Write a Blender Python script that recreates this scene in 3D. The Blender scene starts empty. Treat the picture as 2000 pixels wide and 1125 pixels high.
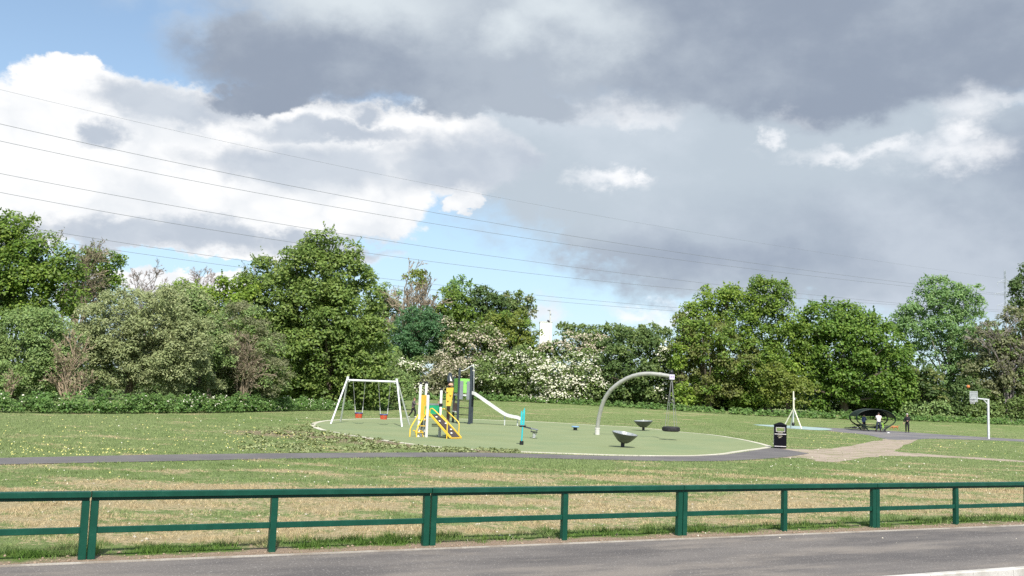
import bpy, math, random
import numpy as np
from mathutils import Vector, Matrix, Euler, noise as mnoise
R = math.radians
random.seed(7)
scene = bpy.context.scene
col = scene.collection

# ------------------------------------------------------------------ camera
FPX = 2000.0                                   # focal length in photo pixels (photo 2000 x 1125)
PITCH = math.atan((765 - 562.5) / FPX)
ROLL = 0.037
CAMROT = (Matrix.Rotation(math.pi / 2 + PITCH, 3, 'X') @ Matrix.Rotation(ROLL, 3, 'Z'))
wn = CAMROT @ Vector((0.0435, 1.0, -0.09775))  # normal of the field's plane
GX, GY = -wn.x / wn.z, -wn.y / wn.z
CZ = 2.426 / wn.z                              # eye height above the field's plane
cam_d = bpy.data.cameras.new('camera'); cam = bpy.data.objects.new('camera', cam_d); col.objects.link(cam)
cam_d.sensor_width = 36.0; cam_d.lens = 36.0 * FPX / 2000.0
cam_d.clip_start = 0.1; cam_d.clip_end = 5000
cam.matrix_world = Matrix.Translation((0, 0, CZ)) @ CAMROT.to_4x4()
scene.camera = cam

# ------------------------------------------------------------------ light, exposure
SUN_EL, SUN_AZ = R(48), R(173)                 # azimuth clockwise from +Y: behind the camera, a little to its right
sdir = Vector((math.sin(SUN_AZ) * math.cos(SUN_EL), math.cos(SUN_AZ) * math.cos(SUN_EL), math.sin(SUN_EL)))
sun_d = bpy.data.lights.new('sun', 'SUN'); sun = bpy.data.objects.new('sun', sun_d); col.objects.link(sun)
sun_d.energy = 4.9; sun_d.angle = R(0.53); sun_d.color = (1.0, 0.955, 0.88)
sun.rotation_euler = sdir.to_track_quat('Z', 'Y').to_euler(); sun.location = (0, -20, 60)
vs = scene.view_settings
vs.view_transform = 'Standard'; vs.look = 'None'; vs.gamma = 1.0; vs.exposure = 0.52; vs.use_curve_mapping = False
scene.render.engine = 'CYCLES'
scene.cycles.use_denoising = False
scene.cycles.max_bounces = 6; scene.cycles.diffuse_bounces = 3; scene.cycles.transmission_bounces = 4
scene.cycles.caustics_reflective = False; scene.cycles.caustics_refractive = False
scene.cycles.sample_clamp_indirect = 4.0

# ------------------------------------------------------------------ pixel helpers (a pixel gives a direction; the ground gives the distance)
def ray(px, py):
    return CAMROT @ Vector(((px - 1000) / FPX, -(py - 562.5) / FPX, -1.0))
def sstep(a, b, x):
    t = min(1, max(0, (x - a) / (b - a))); return t * t * (3 - 2 * t)
def gz(x, y):
    return GX * x + GY * y + 0.95 * sstep(95, 130, y)
def P(px, py, Y):
    d = ray(px, py); t = Y / d.y
    return Vector((d.x * t, Y, CZ + d.z * t))
def at(px, py):
    lo, hi = 3.0, 400.0
    for _ in range(50):
        m = (lo + hi) / 2; p = P(px, py, m)
        if p.z > gz(p.x, p.y): lo = m
        else: hi = m
    p = P(px, py, lo); p.z = gz(p.x, p.y); return p
def gp(px, Y):
    """ground point under image column px (near the horizon) at depth Y"""
    py = 760.0
    for _ in range(4):
        p = P(px, py, Y); g = gz(p.x, Y); py += (p.z - g) * FPX / Y
    p.z = g; return p
def gxy(x, y): return Vector((x, y, gz(x, y)))

# ------------------------------------------------------------------ node helpers
class NT:
    def __init__(s, tree): s.t = tree
    def n(s, kind, **kw):
        nd = s.t.nodes.new(kind)
        for k, v in kw.items(): setattr(nd, k, v)
        return nd
    def put(s, sock, v):
        if isinstance(v, bpy.types.NodeSocket): s.t.links.new(v, sock)
        else:
            if hasattr(sock.default_value, '__len__') and not hasattr(v, '__len__'): v = (v, v, v, 1)[:len(sock.default_value)]
            if hasattr(v, '__len__') and len(sock.default_value) == 4 and len(v) == 3: v = (*v, 1)
            sock.default_value = v
    def m(s, op, a, b=None, c=None, clamp=False):
        nd = s.n('ShaderNodeMath', operation=op); nd.use_clamp = clamp
        for i, v in enumerate((a, b, c)):
            if v is not None: s.put(nd.inputs[i], v)
        return nd.outputs[0]
    def add(s, a, b): return s.m('ADD', a, b)
    def sub(s, a, b): return s.m('SUBTRACT', a, b)
    def mul(s, a, b): return s.m('MULTIPLY', a, b)
    def mx(s, a, b): return s.m('MAXIMUM', a, b)
    def ss(s, x, a, b, lo=0.0, hi=1.0):
        nd = s.n('ShaderNodeMapRange', interpolation_type='SMOOTHSTEP')
        for i, v in enumerate((x, a, b, lo, hi)): s.put(nd.inputs[i], v)
        return nd.outputs[0]
    def mix(s, f, a, b, blend='MIX'):
        nd = s.n('ShaderNodeMix', data_type='RGBA', blend_type=blend)
        s.put(nd.inputs[0], f); s.put(nd.inputs[6], a); s.put(nd.inputs[7], b)
        return nd.outputs[2]
    def noise(s, vec, scale, detail=4, rough=0.55, dist=0.0, lac=2.0):
        nd = s.n('ShaderNodeTexNoise'); nd.inputs['Scale'].default_value = scale
        nd.inputs['Detail'].default_value = detail; nd.inputs['Roughness'].default_value = rough
        nd.inputs['Distortion'].default_value = dist; nd.inputs['Lacunarity'].default_value = lac
        if vec is not None: s.t.links.new(vec, nd.inputs['Vector'])
        return nd
    def sep(s, v):
        nd = s.n('ShaderNodeSeparateXYZ'); s.put(nd.inputs[0], v); return nd.outputs
    def comb(s, x, y, z):
        nd = s.n('ShaderNodeCombineXYZ')
        for i, v in enumerate((x, y, z)): s.put(nd.inputs[i], v)
        return nd.outputs[0]
# ------------------------------------------------------------------ sky: Nishita air with broken cloud, laid out by compass bearing and elevation
def bearing(px, py):
    d = ray(px, py).normalized()
    return math.degrees(math.atan2(d.x, d.y)), math.degrees(math.asin(d.z))
def make_world():
    w = bpy.data.worlds.new('World'); scene.world = w; w.use_nodes = True
    t = w.node_tree; t.nodes.clear(); N = NT(t)
    out = N.n('ShaderNodeOutputWorld'); bg = N.n('ShaderNodeBackground')
    t.links.new(bg.outputs[0], out.inputs[0])
    sky = N.n('ShaderNodeTexSky', sky_type='NISHITA'); sky.sun_disc = False
    sky.sun_elevation = SUN_EL; sky.sun_rotation = SUN_AZ; sky.altitude = 100; sky.air_density = 1.0; sky.dust_density = 0.6; sky.ozone_density = 1.0
    tc = N.n('ShaderNodeTexCoord'); D = tc.outputs['Generated']
    x, y, z = N.sep(D)
    az = N.mul(N.m('ARCTAN2', x, y), 180 / math.pi)
    el = N.mul(N.m('ARCSINE', z), 180 / math.pi)
    sv = N.comb(x, y, N.mul(z, 1.5))                        # cloud noise is a little flattened
    n1 = N.noise(sv, 7.0, 7, 0.56).outputs['Color']
    r, g, b = N.sep(n1)
    r2_, g2_, b2_ = N.sep(N.noise(sv, 30.0, 5, 0.62).outputs['Color'])
    n2 = N.noise(sv, 22.0, 6, 0.62); f = n2.outputs['Fac']
    nb = N.noise(sv, 3.2, 5, 0.5); big = nb.outputs['Fac']
    # billows: inverted smooth cells give cumulus their cauliflower edge
    def vor(scale):
        v = N.n('ShaderNodeTexVoronoi', feature='F1'); v.inputs['Scale'].default_value = scale
        wv = N.n('ShaderNodeVectorMath', operation='ADD'); t.links.new(sv, wv.inputs[0])
        sc = N.n('ShaderNodeVectorMath', operation='SCALE'); t.links.new(n1, sc.inputs[0]); sc.inputs['Scale'].default_value = 0.16
        t.links.new(sc.outputs[0], wv.inputs[1]); t.links.new(wv.outputs[0], v.inputs['Vector'])
        return v.outputs['Distance']
    bil = N.add(N.mul(N.sub(0.45, vor(13)), 0.75), N.mul(N.sub(0.45, vor(34)), 0.35))
    wu, wv_ = N.sub(r, 0.5), N.sub(g, 0.5)
    def layer(blobs, warp, wf=1.0):
        u = N.add(N.add(az, N.mul(wu, warp)), N.mul(N.sub(r2_, 0.5), wf * 2.6)); v = N.add(N.add(el, N.mul(wv_, warp * 0.7)), N.mul(N.sub(g2_, 0.5), wf * 2.0))
        acc = None
        for (px, py, rx, ry) in blobs:
            ca, ce = bearing(px, py)
            dx = N.mul(N.sub(u, ca), 34.9 / rx); dy = N.mul(N.sub(v, ce), 34.9 / ry)
            d = N.m('SQRT', N.add(N.mul(dx, dx), N.mul(dy, dy)))
            q = N.sub(1.0, d)
            acc = q if acc is None else N.mx(acc, q)
        return acc
    fine = N.sub(f, 0.5)
    # away from the picture the same broken cloud carries on
    ca, ce = bearing(1000, 420)
    away = N.ss(N.m('SQRT', N.add(N.mul(N.sub(az, ca), N.sub(az, ca)), N.mul(N.sub(el, ce + 3), N.sub(el, ce + 3)))), 27, 40)
    colr = N.mul(0.115, 1.0)
    s0 = N.n('ShaderNodeVectorMath', operation='SCALE'); t.links.new(sky.outputs[0], s0.inputs[0]); s0.inputs['Scale'].default_value = 0.14
    base = N.mix(N.ss(el, 1.0, 20.0, 0.60, 0.20), s0.outputs[0], (0.48, 0.70, 0.90))
    # broken cloud elsewhere
    gen = N.mul(N.ss(N.add(big, N.mul(fine, 0.25)), 0.47, 0.60), away)
    gcol = N.mix(N.ss(N.add(big, N.mul(fine, 0.3)), 0.5, 0.75), (0.86, 0.88, 0.90), (0.40, 0.45, 0.53))
    c = N.mix(gen, base, gcol)
    # thin grey sheet over the right half
    veil = layer([(1480, 330, 720, 260), (1950, 430, 560, 230), (1000, 290, 330, 150), (1250, 455, 240, 110), (1560, 500, 520, 130)], 8.0)
    vdark = layer([(1850, 500, 520, 130), (2050, 330, 230, 120), (1420, 520, 380, 60)], 7.0)
    vlow = layer([(1900, 610, 420, 42), (1230, 610, 240, 40)], 4.0)
    vcol = N.mix(N.ss(N.add(vdark, N.mul(fine, 0.30)), -0.45, 0.95), (0.475, 0.545, 0.615), (0.315, 0.370, 0.460))
    vcol = N.mix(N.ss(N.add(big, N.mul(fine, 0.25)), 0.44, 0.72, 0, 0.6), vcol, (0.62, 0.68, 0.75))
    vcol = N.mix(N.ss(N.add(vlow, N.mul(fine, 0.2)), 0.0, 0.8, 0, 0.7), vcol, (0.54, 0.60, 0.69))
    c = N.mix(N.ss(N.add(veil, N.mul(fine, 0.35)), 0.0, 0.32), c, vcol)
    # sunlit cumulus on the left, flat grey base
    cumA = layer([(30, 345, 250, 140), (170, 250, 190, 115), (135, 160, 100, 48), (330, 235, 250, 88), (430, 330, 330, 110), (620, 290, 270, 105),
                  (745, 395, 118, 88), (560, 420, 260, 62), (860, 300, 210, 100), (915, 405, 46, 28), (250, 425, 330, 60), (330, 545, 190, 28), (430, 470, 360, 34)], 3.4)
    fA = N.add(N.add(cumA, N.mul(fine, 0.22)), N.mul(bil, 0.30))
    ushade = layer([(330, 458, 430, 38), (620, 470, 260, 26), (200, 262, 46, 34), (690, 236, 46, 26), (560, 330, 260, 55), (880, 330, 200, 85), (640, 262, 260, 28), (330, 200, 210, 40), (1000, 330, 200, 100)], 5.0)
    relief = N.add(N.mul(bil, 0.9), N.mul(N.sub(b, 0.5), 1.3))
    sh = N.ss(N.sub(N.add(ushade, N.mul(fine, 0.5)), N.mul(relief, 0.5)), -0.05, 0.75)
    acol = N.mix(sh, (0.91, 0.915, 0.92), (0.47, 0.525, 0.605))
    acol = N.mix(N.ss(N.add(relief, N.mul(N.sub(big, 0.5), 0.8)), 0.15, -0.50, 0, 0.65), acol, (0.62, 0.67, 0.73))
    c = N.mix(N.ss(fA, 0.0, 0.20), c, acol)
    # small bright clouds
    cumB = layer([(1185, 353, 88, 27), (1235, 345, 40, 16), (1840, 300, 135, 42), (1870, 270, 60, 44), (1885, 165, 70, 80), (1700, 290, 190, 26), (1960, 185, 70, 24), (1500, 262, 24, 20), (1068, 605, 42, 30), (1245, 606, 78, 22), (1310, 622, 100, 20), (1560, 205, 60, 26), (1240, 205, 140, 34)], 3.4, 1.5)
    fB = N.add(N.add(cumB, N.mul(fine, 0.8)), N.mul(bil, 0.25))
    c = N.mix(N.ss(fB, -0.25, 1.0, 0, 0.88), c, N.mix(N.ss(relief, 0.2, -0.5), (0.92, 0.925, 0.94), (0.66, 0.71, 0.77)))
    # dark cloud overhead, lighter on its upper shoulders
    top = layer([(1150, 30, 900, 190), (640, 120, 330, 105), (860, 160, 300, 72), (1010, 190, 180, 45), (1560, 110, 500, 120), (2000, 40, 420, 130), (520, 185, 150, 34), (900, -250, 1500, 330)], 6.0)
    fT = N.add(top, N.mul(fine, 0.28))
    tl = layer([(720, 0, 360, 110), (1110, 40, 200, 90), (1020, 70, 130, 70), (330, 20, 150, 70)], 8.0)
    tcol = N.mix(N.ss(N.add(N.add(big, N.mul(fine, 0.3)), N.mul(N.sub(r, 0.5), 0.5)), 0.36, 0.68), (0.280, 0.330, 0.415), (0.40, 0.455, 0.53))
    tcol = N.mix(N.ss(N.add(tl, N.mul(N.sub(g, 0.5), 0.7)), -0.15, 1.0), tcol, (0.64, 0.70, 0.745))
    tcol = N.mix(N.ss(fT, 0.30, 0.0, 0, 0.35), tcol, (0.60, 0.655, 0.72))
    c = N.mix(N.ss(fT, -0.06, 0.40), c, tcol)
    t.links.new(c, bg.inputs['Color']); bg.inputs['Strength'].default_value = 0.79
    w.cycles.sampling_method = 'MANUAL'; w.cycles.sample_map_resolution = 512
make_world()
# ------------------------------------------------------------------ mesh builder, tagging
class MB:
    def __init__(s): s.v = []; s.f = []
    def add(s, verts, faces):
        o = len(s.v); s.v += [Vector(p) for p in verts]; s.f += [tuple(i + o for i in fc) for fc in faces]; return s
    def box(s, c, size, M=None, taper=1.0):
        hx, hy, hz = size[0] / 2, size[1] / 2, size[2] / 2
        vs = []
        for z, k in ((-hz, 1.0), (hz, taper)):
            for x, y in ((-hx, -hy), (hx, -hy), (hx, hy), (-hx, hy)): vs.append(Vector((x * k, y * k, z)))
        if M is not None: vs = [M @ p for p in vs]
        c = Vector(c)
        return s.add([p + c for p in vs], [(3, 2, 1, 0), (4, 5, 6, 7), (0, 1, 5, 4), (1, 2, 6, 5), (2, 3, 7, 6), (3, 0, 4, 7)])
    def bar(s, a, b, w, h, up=(0, 0, 1), ch=0.0):
        """rectangular bar from a to b, w wide (sideways), h high, optional chamfer"""
        a, b = Vector(a), Vector(b); d = (b - a).normalized(); up = Vector(up)
        side = d.cross(up)
        if side.length < 1e-4: side = d.cross(Vector((0, 1, 0)))
        side.normalize(); u = side.cross(d).normalized()
        W, H = w / 2, h / 2
        if ch > 0: prof = [(-W + ch, -H), (W - ch, -H), (W, -H + ch), (W, H - ch), (W - ch, H), (-W + ch, H), (-W, H - ch), (-W, -H + ch)]
        else: prof = [(-W, -H), (W, -H), (W, H), (-W, H)]
        n = len(prof)
        vs = [p + side * x + u * z for p in (a, b) for x, z in prof]
        fs = [(i, (i + 1) % n, n + (i + 1) % n, n + i) for i in range(n)] + [tuple(reversed(range(n))), tuple(range(n, 2 * n))]
        return s.add(vs, fs)
    def tube(s, pts, r, n=8, cap=True, closed=False):
        pts = [Vector(p) for p in pts]; m = len(pts)
        rs = list(r) if hasattr(r, '__len__') else [r] * m
        ref = None; vs = []
        for i, p in enumerate(pts):
            if closed: d = pts[(i + 1) % m] - pts[i - 1]
            else: d = pts[min(i + 1, m - 1)] - pts[max(i - 1, 0)]
            d.normalize()
            if ref is None:
                ref = Vector((0, 0, 1)) if abs(d.z) < 0.9 else Vector((1, 0, 0))
            ref = (ref - d * ref.dot(d))
            if ref.length < 1e-5: ref = d.orthogonal()
            ref.normalize(); q = d.cross(ref)
            for k in range(n):
                a = 2 * math.pi * k / n
                vs.append(p + (ref * math.cos(a) + q * math.sin(a)) * rs[i])
        fs = []
        for i in range(m if closed else m - 1):
            j = (i + 1) % m
            for k in range(n):
                k2 = (k + 1) % n
                fs.append((i * n + k, i * n + k2, j * n + k2, j * n + k))
        if cap and not closed: fs += [tuple(reversed(range(n))), tuple(range((m - 1) * n, m * n))]
        return s.add(vs, fs)
    def lathe(s, prof, n=24, M=None, c=(0, 0, 0)):
        c = Vector(c); vs = []; m = len(prof)
        for r, z in prof:
            for k in range(n):
                a = 2 * math.pi * k / n; p = Vector((r * math.cos(a), r * math.sin(a), z))
                vs.append((M @ p if M is not None else p) + c)
        fs = [(i * n + k, i * n + (k + 1) % n, (i + 1) * n + (k + 1) % n, (i + 1) * n + k) for i in range(m - 1) for k in range(n)]
        return s.add(vs, fs)
    def ball(s, c, r, n=12, sc=(1, 1, 1)):
        m = n // 2 + 1
        pr = [(max(1e-4, math.sin(math.pi * i / (m - 1))) , -math.cos(math.pi * i / (m - 1))) for i in range(m)]
        M = Matrix.Diagonal((sc[0] * r, sc[1] * r, sc[2] * r))
        return s.lathe(pr, n, M, c)
    def slab(s, poly, t):
        """polygon (list of points) extruded by vector t"""
        t = Vector(t); n = len(poly); poly = [Vector(p) for p in poly]
        return s.add(poly + [p + t for p in poly], [tuple(reversed(range(n))), tuple(range(n, 2 * n))] + [(i, (i + 1) % n, n + (i + 1) % n, n + i) for i in range(n)])
    def build(s, name, mat, parent=None, smooth=False, world=False):
        """world=True: coordinates are world coordinates, the (unrotated) parent's location is taken off"""
        off = Vector((0, 0, 0))
        if world and parent is not None:
            off = parent.location.copy()
            if parent.parent is not None: off = off + parent.parent.location
        me = bpy.data.meshes.new(name); me.from_pydata([tuple(p - off) for p in s.v], [], s.f); me.update()
        import bmesh
        bm = bmesh.new(); bm.from_mesh(me); bmesh.ops.recalc_face_normals(bm, faces=bm.faces); bm.to_mesh(me); bm.free()
        if smooth: me.shade_smooth(); me.set_sharp_from_angle(angle=R(40))
        if mat is not None: me.materials.append(mat)
        o = bpy.data.objects.new(name, me); col.objects.link(o)
        if parent is not None: o.parent = parent
        return o
def tag(o, label=None, cat=None, group=None, kind=None):
    for k, v in (('label', label), ('category', cat), ('group', group), ('kind', kind)):
        if v: o[k] = v
    return o
def thing(name, label, cat, loc=(0, 0, 0), rot=(0, 0, 0), group=None):
    o = bpy.data.objects.new(name, None); col.objects.link(o); o.empty_display_size = 0.2
    o.location = loc; o.rotation_euler = rot
    return tag(o, label, cat, group)
def copy_tree(o, parent=None):
    c = o.copy(); col.objects.link(c); c.parent = parent
    for ch in list(o.children): copy_tree(ch, c)
    return c
def raw_mesh(name, verts, quads_or_tris, k, mat, parent=None):
    """numpy vertices and k-gons -> mesh object"""
    me = bpy.data.meshes.new(name); n = len(verts); f = len(quads_or_tris)
    me.vertices.add(n); me.vertices.foreach_set('co', np.ascontiguousarray(verts, dtype=np.float32).ravel())
    me.loops.add(f * k); me.loops.foreach_set('vertex_index', np.ascontiguousarray(quads_or_tris, dtype=np.int32).ravel())
    me.polygons.add(f); me.polygons.foreach_set('loop_start', np.arange(0, f * k, k, dtype=np.int32))
    me.polygons.foreach_set('loop_total', np.full(f, k, dtype=np.int32))
    me.update(calc_edges=True)
    if mat is not None: me.materials.append(mat)
    o = bpy.data.objects.new(name, me); col.objects.link(o)
    if parent is not None: o.parent = parent
    return o

# ------------------------------------------------------------------ materials
MATS = {}
def mat(name, color, rough=0.55, metal=0.0, spec=0.4, wear=0.0, wscale=6.0, bump=0.0, dirt=(0.16, 0.13, 0.10), coat=0.0):
    """painted / plain surface with uneven tone, a little grime and fine relief"""
    if name in MATS: return MATS[name]
    m = bpy.data.materials.new(name); m.use_nodes = True; N = NT(m.node_tree); m.node_tree.nodes.clear()
    out = N.n('ShaderNodeOutputMaterial'); b = N.n('ShaderNodeBsdfPrincipled'); m.node_tree.links.new(b.outputs[0], out.inputs[0])
    tc = N.n('ShaderNodeTexCoord').outputs['Object']
    n1 = N.noise(tc, wscale, 5, 0.6).outputs['Fac']; n2 = N.noise(tc, wscale * 9, 3, 0.6).outputs['Fac']
    c = N.mix(N.ss(n1, 0.3, 0.7), tuple(x * 0.86 for x in color), tuple(min(1, x * 1.10) for x in color))
    if wear > 0: c = N.mix(N.ss(N.add(N.mul(n1, 0.6), N.mul(n2, 0.4)), 0.52, 0.70, 0, wear), c, dirt)
    N.put(b.inputs['Base Color'], c)
    N.put(b.inputs['Roughness'], N.m('ADD', N.mul(N.sub(n2, 0.5), 0.25), rough, clamp=True))
    b.inputs['Metallic'].default_value = metal; b.inputs['Specular IOR Level'].default_value = spec
    b.inputs['Coat Weight'].default_value = coat
    if bump > 0:
        bn = N.n('ShaderNodeBump'); bn.inputs['Strength'].default_value = bump; bn.inputs['Distance'].default_value = 0.01
        N.put(bn.inputs['Height'], n2); m.node_tree.links.new(bn.outputs[0], b.inputs['Normal'])
    MATS[name] = m; return m
def leafmat(name, color, var=0.35, tint=None, trans=0.42, patch=0.5, rough=0.5):
    """foliage: every leaf its own tone, whole sprays lean to a second tint"""
    if name in MATS: return MATS[name]
    m = bpy.data.materials.new(name); m.use_nodes = True; N = NT(m.node_tree); m.node_tree.nodes.clear(); L = m.node_tree.links
    out = N.n('ShaderNodeOutputMaterial'); b = N.n('ShaderNodeBsdfPrincipled'); tr = N.n('ShaderNodeBsdfTranslucent'); mx = N.n('ShaderNodeMixShader')
    geo = N.n('ShaderNodeNewGeometry'); rnd = geo.outputs['Random Per Island']
    n1 = N.noise(geo.outputs['Position'], 0.55, 3, 0.6).outputs['Fac']
    tint = tint or (color[0] * 1.5, color[1] * 1.25, color[2] * 1.1)
    c = N.mix(N.ss(N.add(n1, N.mul(N.sub(rnd, 0.5), 0.25)), 0.38, 0.66, 0, patch), color, tint)
    hs = N.n('ShaderNodeHueSaturation'); N.put(hs.inputs['Color'], c)
    N.put(hs.inputs['Value'], N.add(1.0 - var, N.mul(rnd, 2 * var)))
    N.put(hs.inputs['Hue'], N.add(0.485, N.mul(N.m('FRACT', N.mul(rnd, 7.31)), 0.03)))
    c = hs.outputs[0]
    N.put(b.inputs['Base Color'], c); b.inputs['Roughness'].default_value = rough; b.inputs['Specular IOR Level'].default_value = 0.25
    t2 = N.mix(0.5, c, (color[0] * 1.6, color[1] * 1.7, color[2] * 0.6)); N.put(tr.inputs['Color'], t2)
    mx.inputs[0].default_value = trans
    L.new(b.outputs[0], mx.inputs[1]); L.new(tr.outputs[0], mx.inputs[2]); L.new(mx.outputs[0], out.inputs[0])
    MATS[name] = m; return m
# ------------------------------------------------------------------ the ground and everything laid on it
EA, EB = at(0, 1109), at(2000, 1027.7)          # edge of the near footpath
ED = (EB - EA); ED.z = 0; ED.normalize(); EN = Vector((-ED.y, ED.x, 0))   # EN points away from the camera
def edge_dist(N, pos):
    x, y, _ = N.sep(pos)
    return N.add(N.mul(N.sub(x, EA.x), EN.x), N.mul(N.sub(y, EA.y), EN.y))
def turf_color(N, pos):
    d = edge_dist(N, pos)
    wob = N.noise(pos, 1.1, 4, 0.65).outputs['Fac']; fin = N.noise(pos, 9.0, 4, 0.7).outputs['Fac']
    mp = N.n('ShaderNodeMapping'); N.t.links.new(pos, mp.inputs[0]); mp.inputs['Scale'].default_value = (0.55, 1.0, 1.0); mp.inputs['Rotation'].default_value = (0, 0, -0.5)
    pat = N.noise(mp.outputs[0], 0.50, 6, 0.70).outputs['Fac']; broad = N.noise(pos, 0.075, 3, 0.5).outputs['Fac']
    green = N.mix(N.ss(wob, 0.35, 0.65), (0.150, 0.215, 0.072), (0.208, 0.272, 0.108))
    green = N.mix(N.ss(broad, 0.40, 0.62, 0, 0.6), green, (0.235, 0.280, 0.125))
    # straw coloured, half dead turf mostly between the fence and the park path
    zone = N.mul(N.ss(d, 0.6, 2.0), N.ss(d, 17.0, 6.0))
    thr = N.add(N.mul(zone, -0.105), 0.575)
    dry = N.ss(N.sub(N.add(N.mul(pat, 0.68), N.mul(fin, 0.32)), thr), -0.025, 0.035)
    straw = N.mix(N.ss(fin, 0.35, 0.65), (0.36, 0.275, 0.155), (0.52, 0.42, 0.265))
    tus = N.noise(pos, 3.3, 3, 0.7).outputs['Fac']
    green = N.mix(N.ss(tus, 0.36, 0.64), N.mix(0.35, green, (0.085, 0.135, 0.03)), N.mix(0.30, green, (0.27, 0.315, 0.13)))
    c = N.mix(N.mul(dry, 0.92), green, straw)
    # ground turned over between the park path and the play surface
    x_, y_, _z = N.sep(pos); k0, k1 = at(540, 846), at(900, 876); kd = (k1 - k0); kl = math.hypot(kd.x, kd.y)
    tt = N.m('ADD', N.mul(N.sub(x_, k0.x), kd.x / kl ** 2), N.mul(N.sub(y_, k0.y), kd.y / kl ** 2), clamp=True)
    ex = N.sub(N.sub(x_, k0.x), N.mul(tt, kd.x)); ey = N.sub(N.sub(y_, k0.y), N.mul(tt, kd.y))
    dd = N.m('SQRT', N.add(N.mul(ex, ex), N.mul(N.mul(ey, ey), 0.45)))
    c = N.mix(N.ss(N.add(dd, N.mul(N.sub(tus, 0.5), 3.5)), 2.4, 1.0, 0, 0.9), c, N.mix(fin, (0.20, 0.155, 0.105), (0.34, 0.275, 0.19)))
    lush = N.mul(N.ss(N.add(d, N.mul(N.sub(wob, 0.5), 1.3)), 0.25, 0.7), N.ss(N.add(d, N.mul(N.sub(wob, 0.5), 1.6)), 1.7, 0.9))
    c = N.mix(N.mul(lush, N.ss(wob, 0.38, 0.55)), c, (0.095, 0.175, 0.03))
    return c, d, wob, fin, dry
def make_ground_mat():
    m = bpy.data.materials.new('turf'); m.use_nodes = True; N = NT(m.node_tree); m.node_tree.nodes.clear()
    out = N.n('ShaderNodeOutputMaterial'); b = N.n('ShaderNodeBsdfPrincipled'); m.node_tree.links.new(b.outputs[0], out.inputs[0])
    pos = N.n('ShaderNodeNewGeometry').outputs['Position']
    c, d, wob, fin, dry = turf_color(N, pos)
    soil = N.ss(N.add(d, N.mul(N.sub(wob, 0.5), 1.6)), 0.88, 0.45)
    scol = N.mix(fin, (0.20, 0.135, 0.09), (0.40, 0.315, 0.235))
    c = N.mix(soil, N.mix(0.35, c, N.mix(fin, (0.07, 0.09, 0.02), c)), scol)
    N.put(b.inputs['Base Color'], c); b.inputs['Roughness'].default_value = 0.9; b.inputs['Specular IOR Level'].default_value = 0.15
    bn = N.n('ShaderNodeBump'); bn.inputs['Strength'].default_value = 0.8; bn.inputs['Distance'].default_value = 0.06
    N.put(bn.inputs['Height'], N.add(fin, N.noise(pos, 40, 3, 0.7).outputs['Fac'])); m.node_tree.links.new(bn.outputs[0], b.inputs['Normal'])
    return m
def blade_mat():
    m = bpy.data.materials.new('grass_blades'); m.use_nodes = True; N = NT(m.node_tree); m.node_tree.nodes.clear(); L = m.node_tree.links
    out = N.n('ShaderNodeOutputMaterial'); b = N.n('ShaderNodeBsdfPrincipled'); tr = N.n('ShaderNodeBsdfTranslucent'); mx = N.n('ShaderNodeMixShader'); mx.inputs[0].default_value = 0.35
    geo = N.n('ShaderNodeNewGeometry')
    c = turf_color(N, geo.outputs['Position'])[0]
    hs = N.n('ShaderNodeHueSaturation'); N.put(hs.inputs['Color'], c); N.put(hs.inputs['Value'], N.add(0.8, N.mul(geo.outputs['Random Per Island'], 0.85)))
    N.put(b.inputs['Base Color'], hs.outputs[0]); N.put(tr.inputs['Color'], hs.outputs[0]); b.inputs['Roughness'].default_value = 0.6; b.inputs['Specular IOR Level'].default_value = 0.2
    L.new(b.outputs[0], mx.inputs[1]); L.new(tr.outputs[0], mx.inputs[2]); L.new(mx.outputs[0], out.inputs[0])
    return m
def surf(name, c1, c2, scale=1.5, fine=60, rough=0.85, patch=None, pscale=0.5, stretch=None, speck=None, bump=0.35, ang=0.0):
    m = bpy.data.materials.new(name); m.use_nodes = True; N = NT(m.node_tree); m.node_tree.nodes.clear()
    out = N.n('ShaderNodeOutputMaterial'); b = N.n('ShaderNodeBsdfPrincipled'); m.node_tree.links.new(b.outputs[0], out.inputs[0])
    pos = N.n('ShaderNodeNewGeometry').outputs['Position']
    pv = pos
    if stretch:
        mp = N.n('ShaderNodeMapping', vector_type='TEXTURE'); N.t.links.new(pos, mp.inputs[0]); mp.inputs['Scale'].default_value = stretch; mp.inputs['Rotation'].default_value = (0, 0, ang); pv = mp.outputs[0]
    n1 = N.noise(pv, scale, 5, 0.62).outputs['Fac']; n2 = N.noise(pos, fine, 2, 0.6).outputs['Fac']
    c = N.mix(N.ss(n1, 0.33, 0.67), c1, c2)
    if patch: c = N.mix(N.ss(N.noise(pv, pscale, 5, 0.65).outputs['Fac'], 0.46, 0.64, 0, 0.8), c, patch)
    c = N.mix(N.ss(n2, 0.35, 0.65, 0, 0.30), c, tuple(x * 0.55 for x in c1))
    if speck: c = N.mix(N.ss(N.noise(pos, fine * 0.4, 2, 0.5).outputs['Fac'], 0.63, 0.68, 0, 0.8), c, speck)
    N.put(b.inputs['Base Color'], c); b.inputs['Roughness'].default_value = rough; b.inputs['Specular IOR Level'].default_value = 0.25
    bn = N.n('ShaderNodeBump'); bn.inputs['Strength'].default_value = bump; bn.inputs['Distance'].default_value = 0.01
    N.put(bn.inputs['Height'], n2); m.node_tree.links.new(bn.outputs[0], b.inputs['Normal'])
    return m
PATH_ANG = math.atan2(ED.y, ED.x)
TURF = make_ground_mat()
ASPH = surf('asphalt_light', (0.098, 0.090, 0.087), (0.168, 0.152, 0.140), 1.0, 90, patch=(0.235, 0.206, 0.178), pscale=0.75, stretch=(3.5, 1, 1), ang=PATH_ANG, speck=(0.30, 0.28, 0.26))
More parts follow.
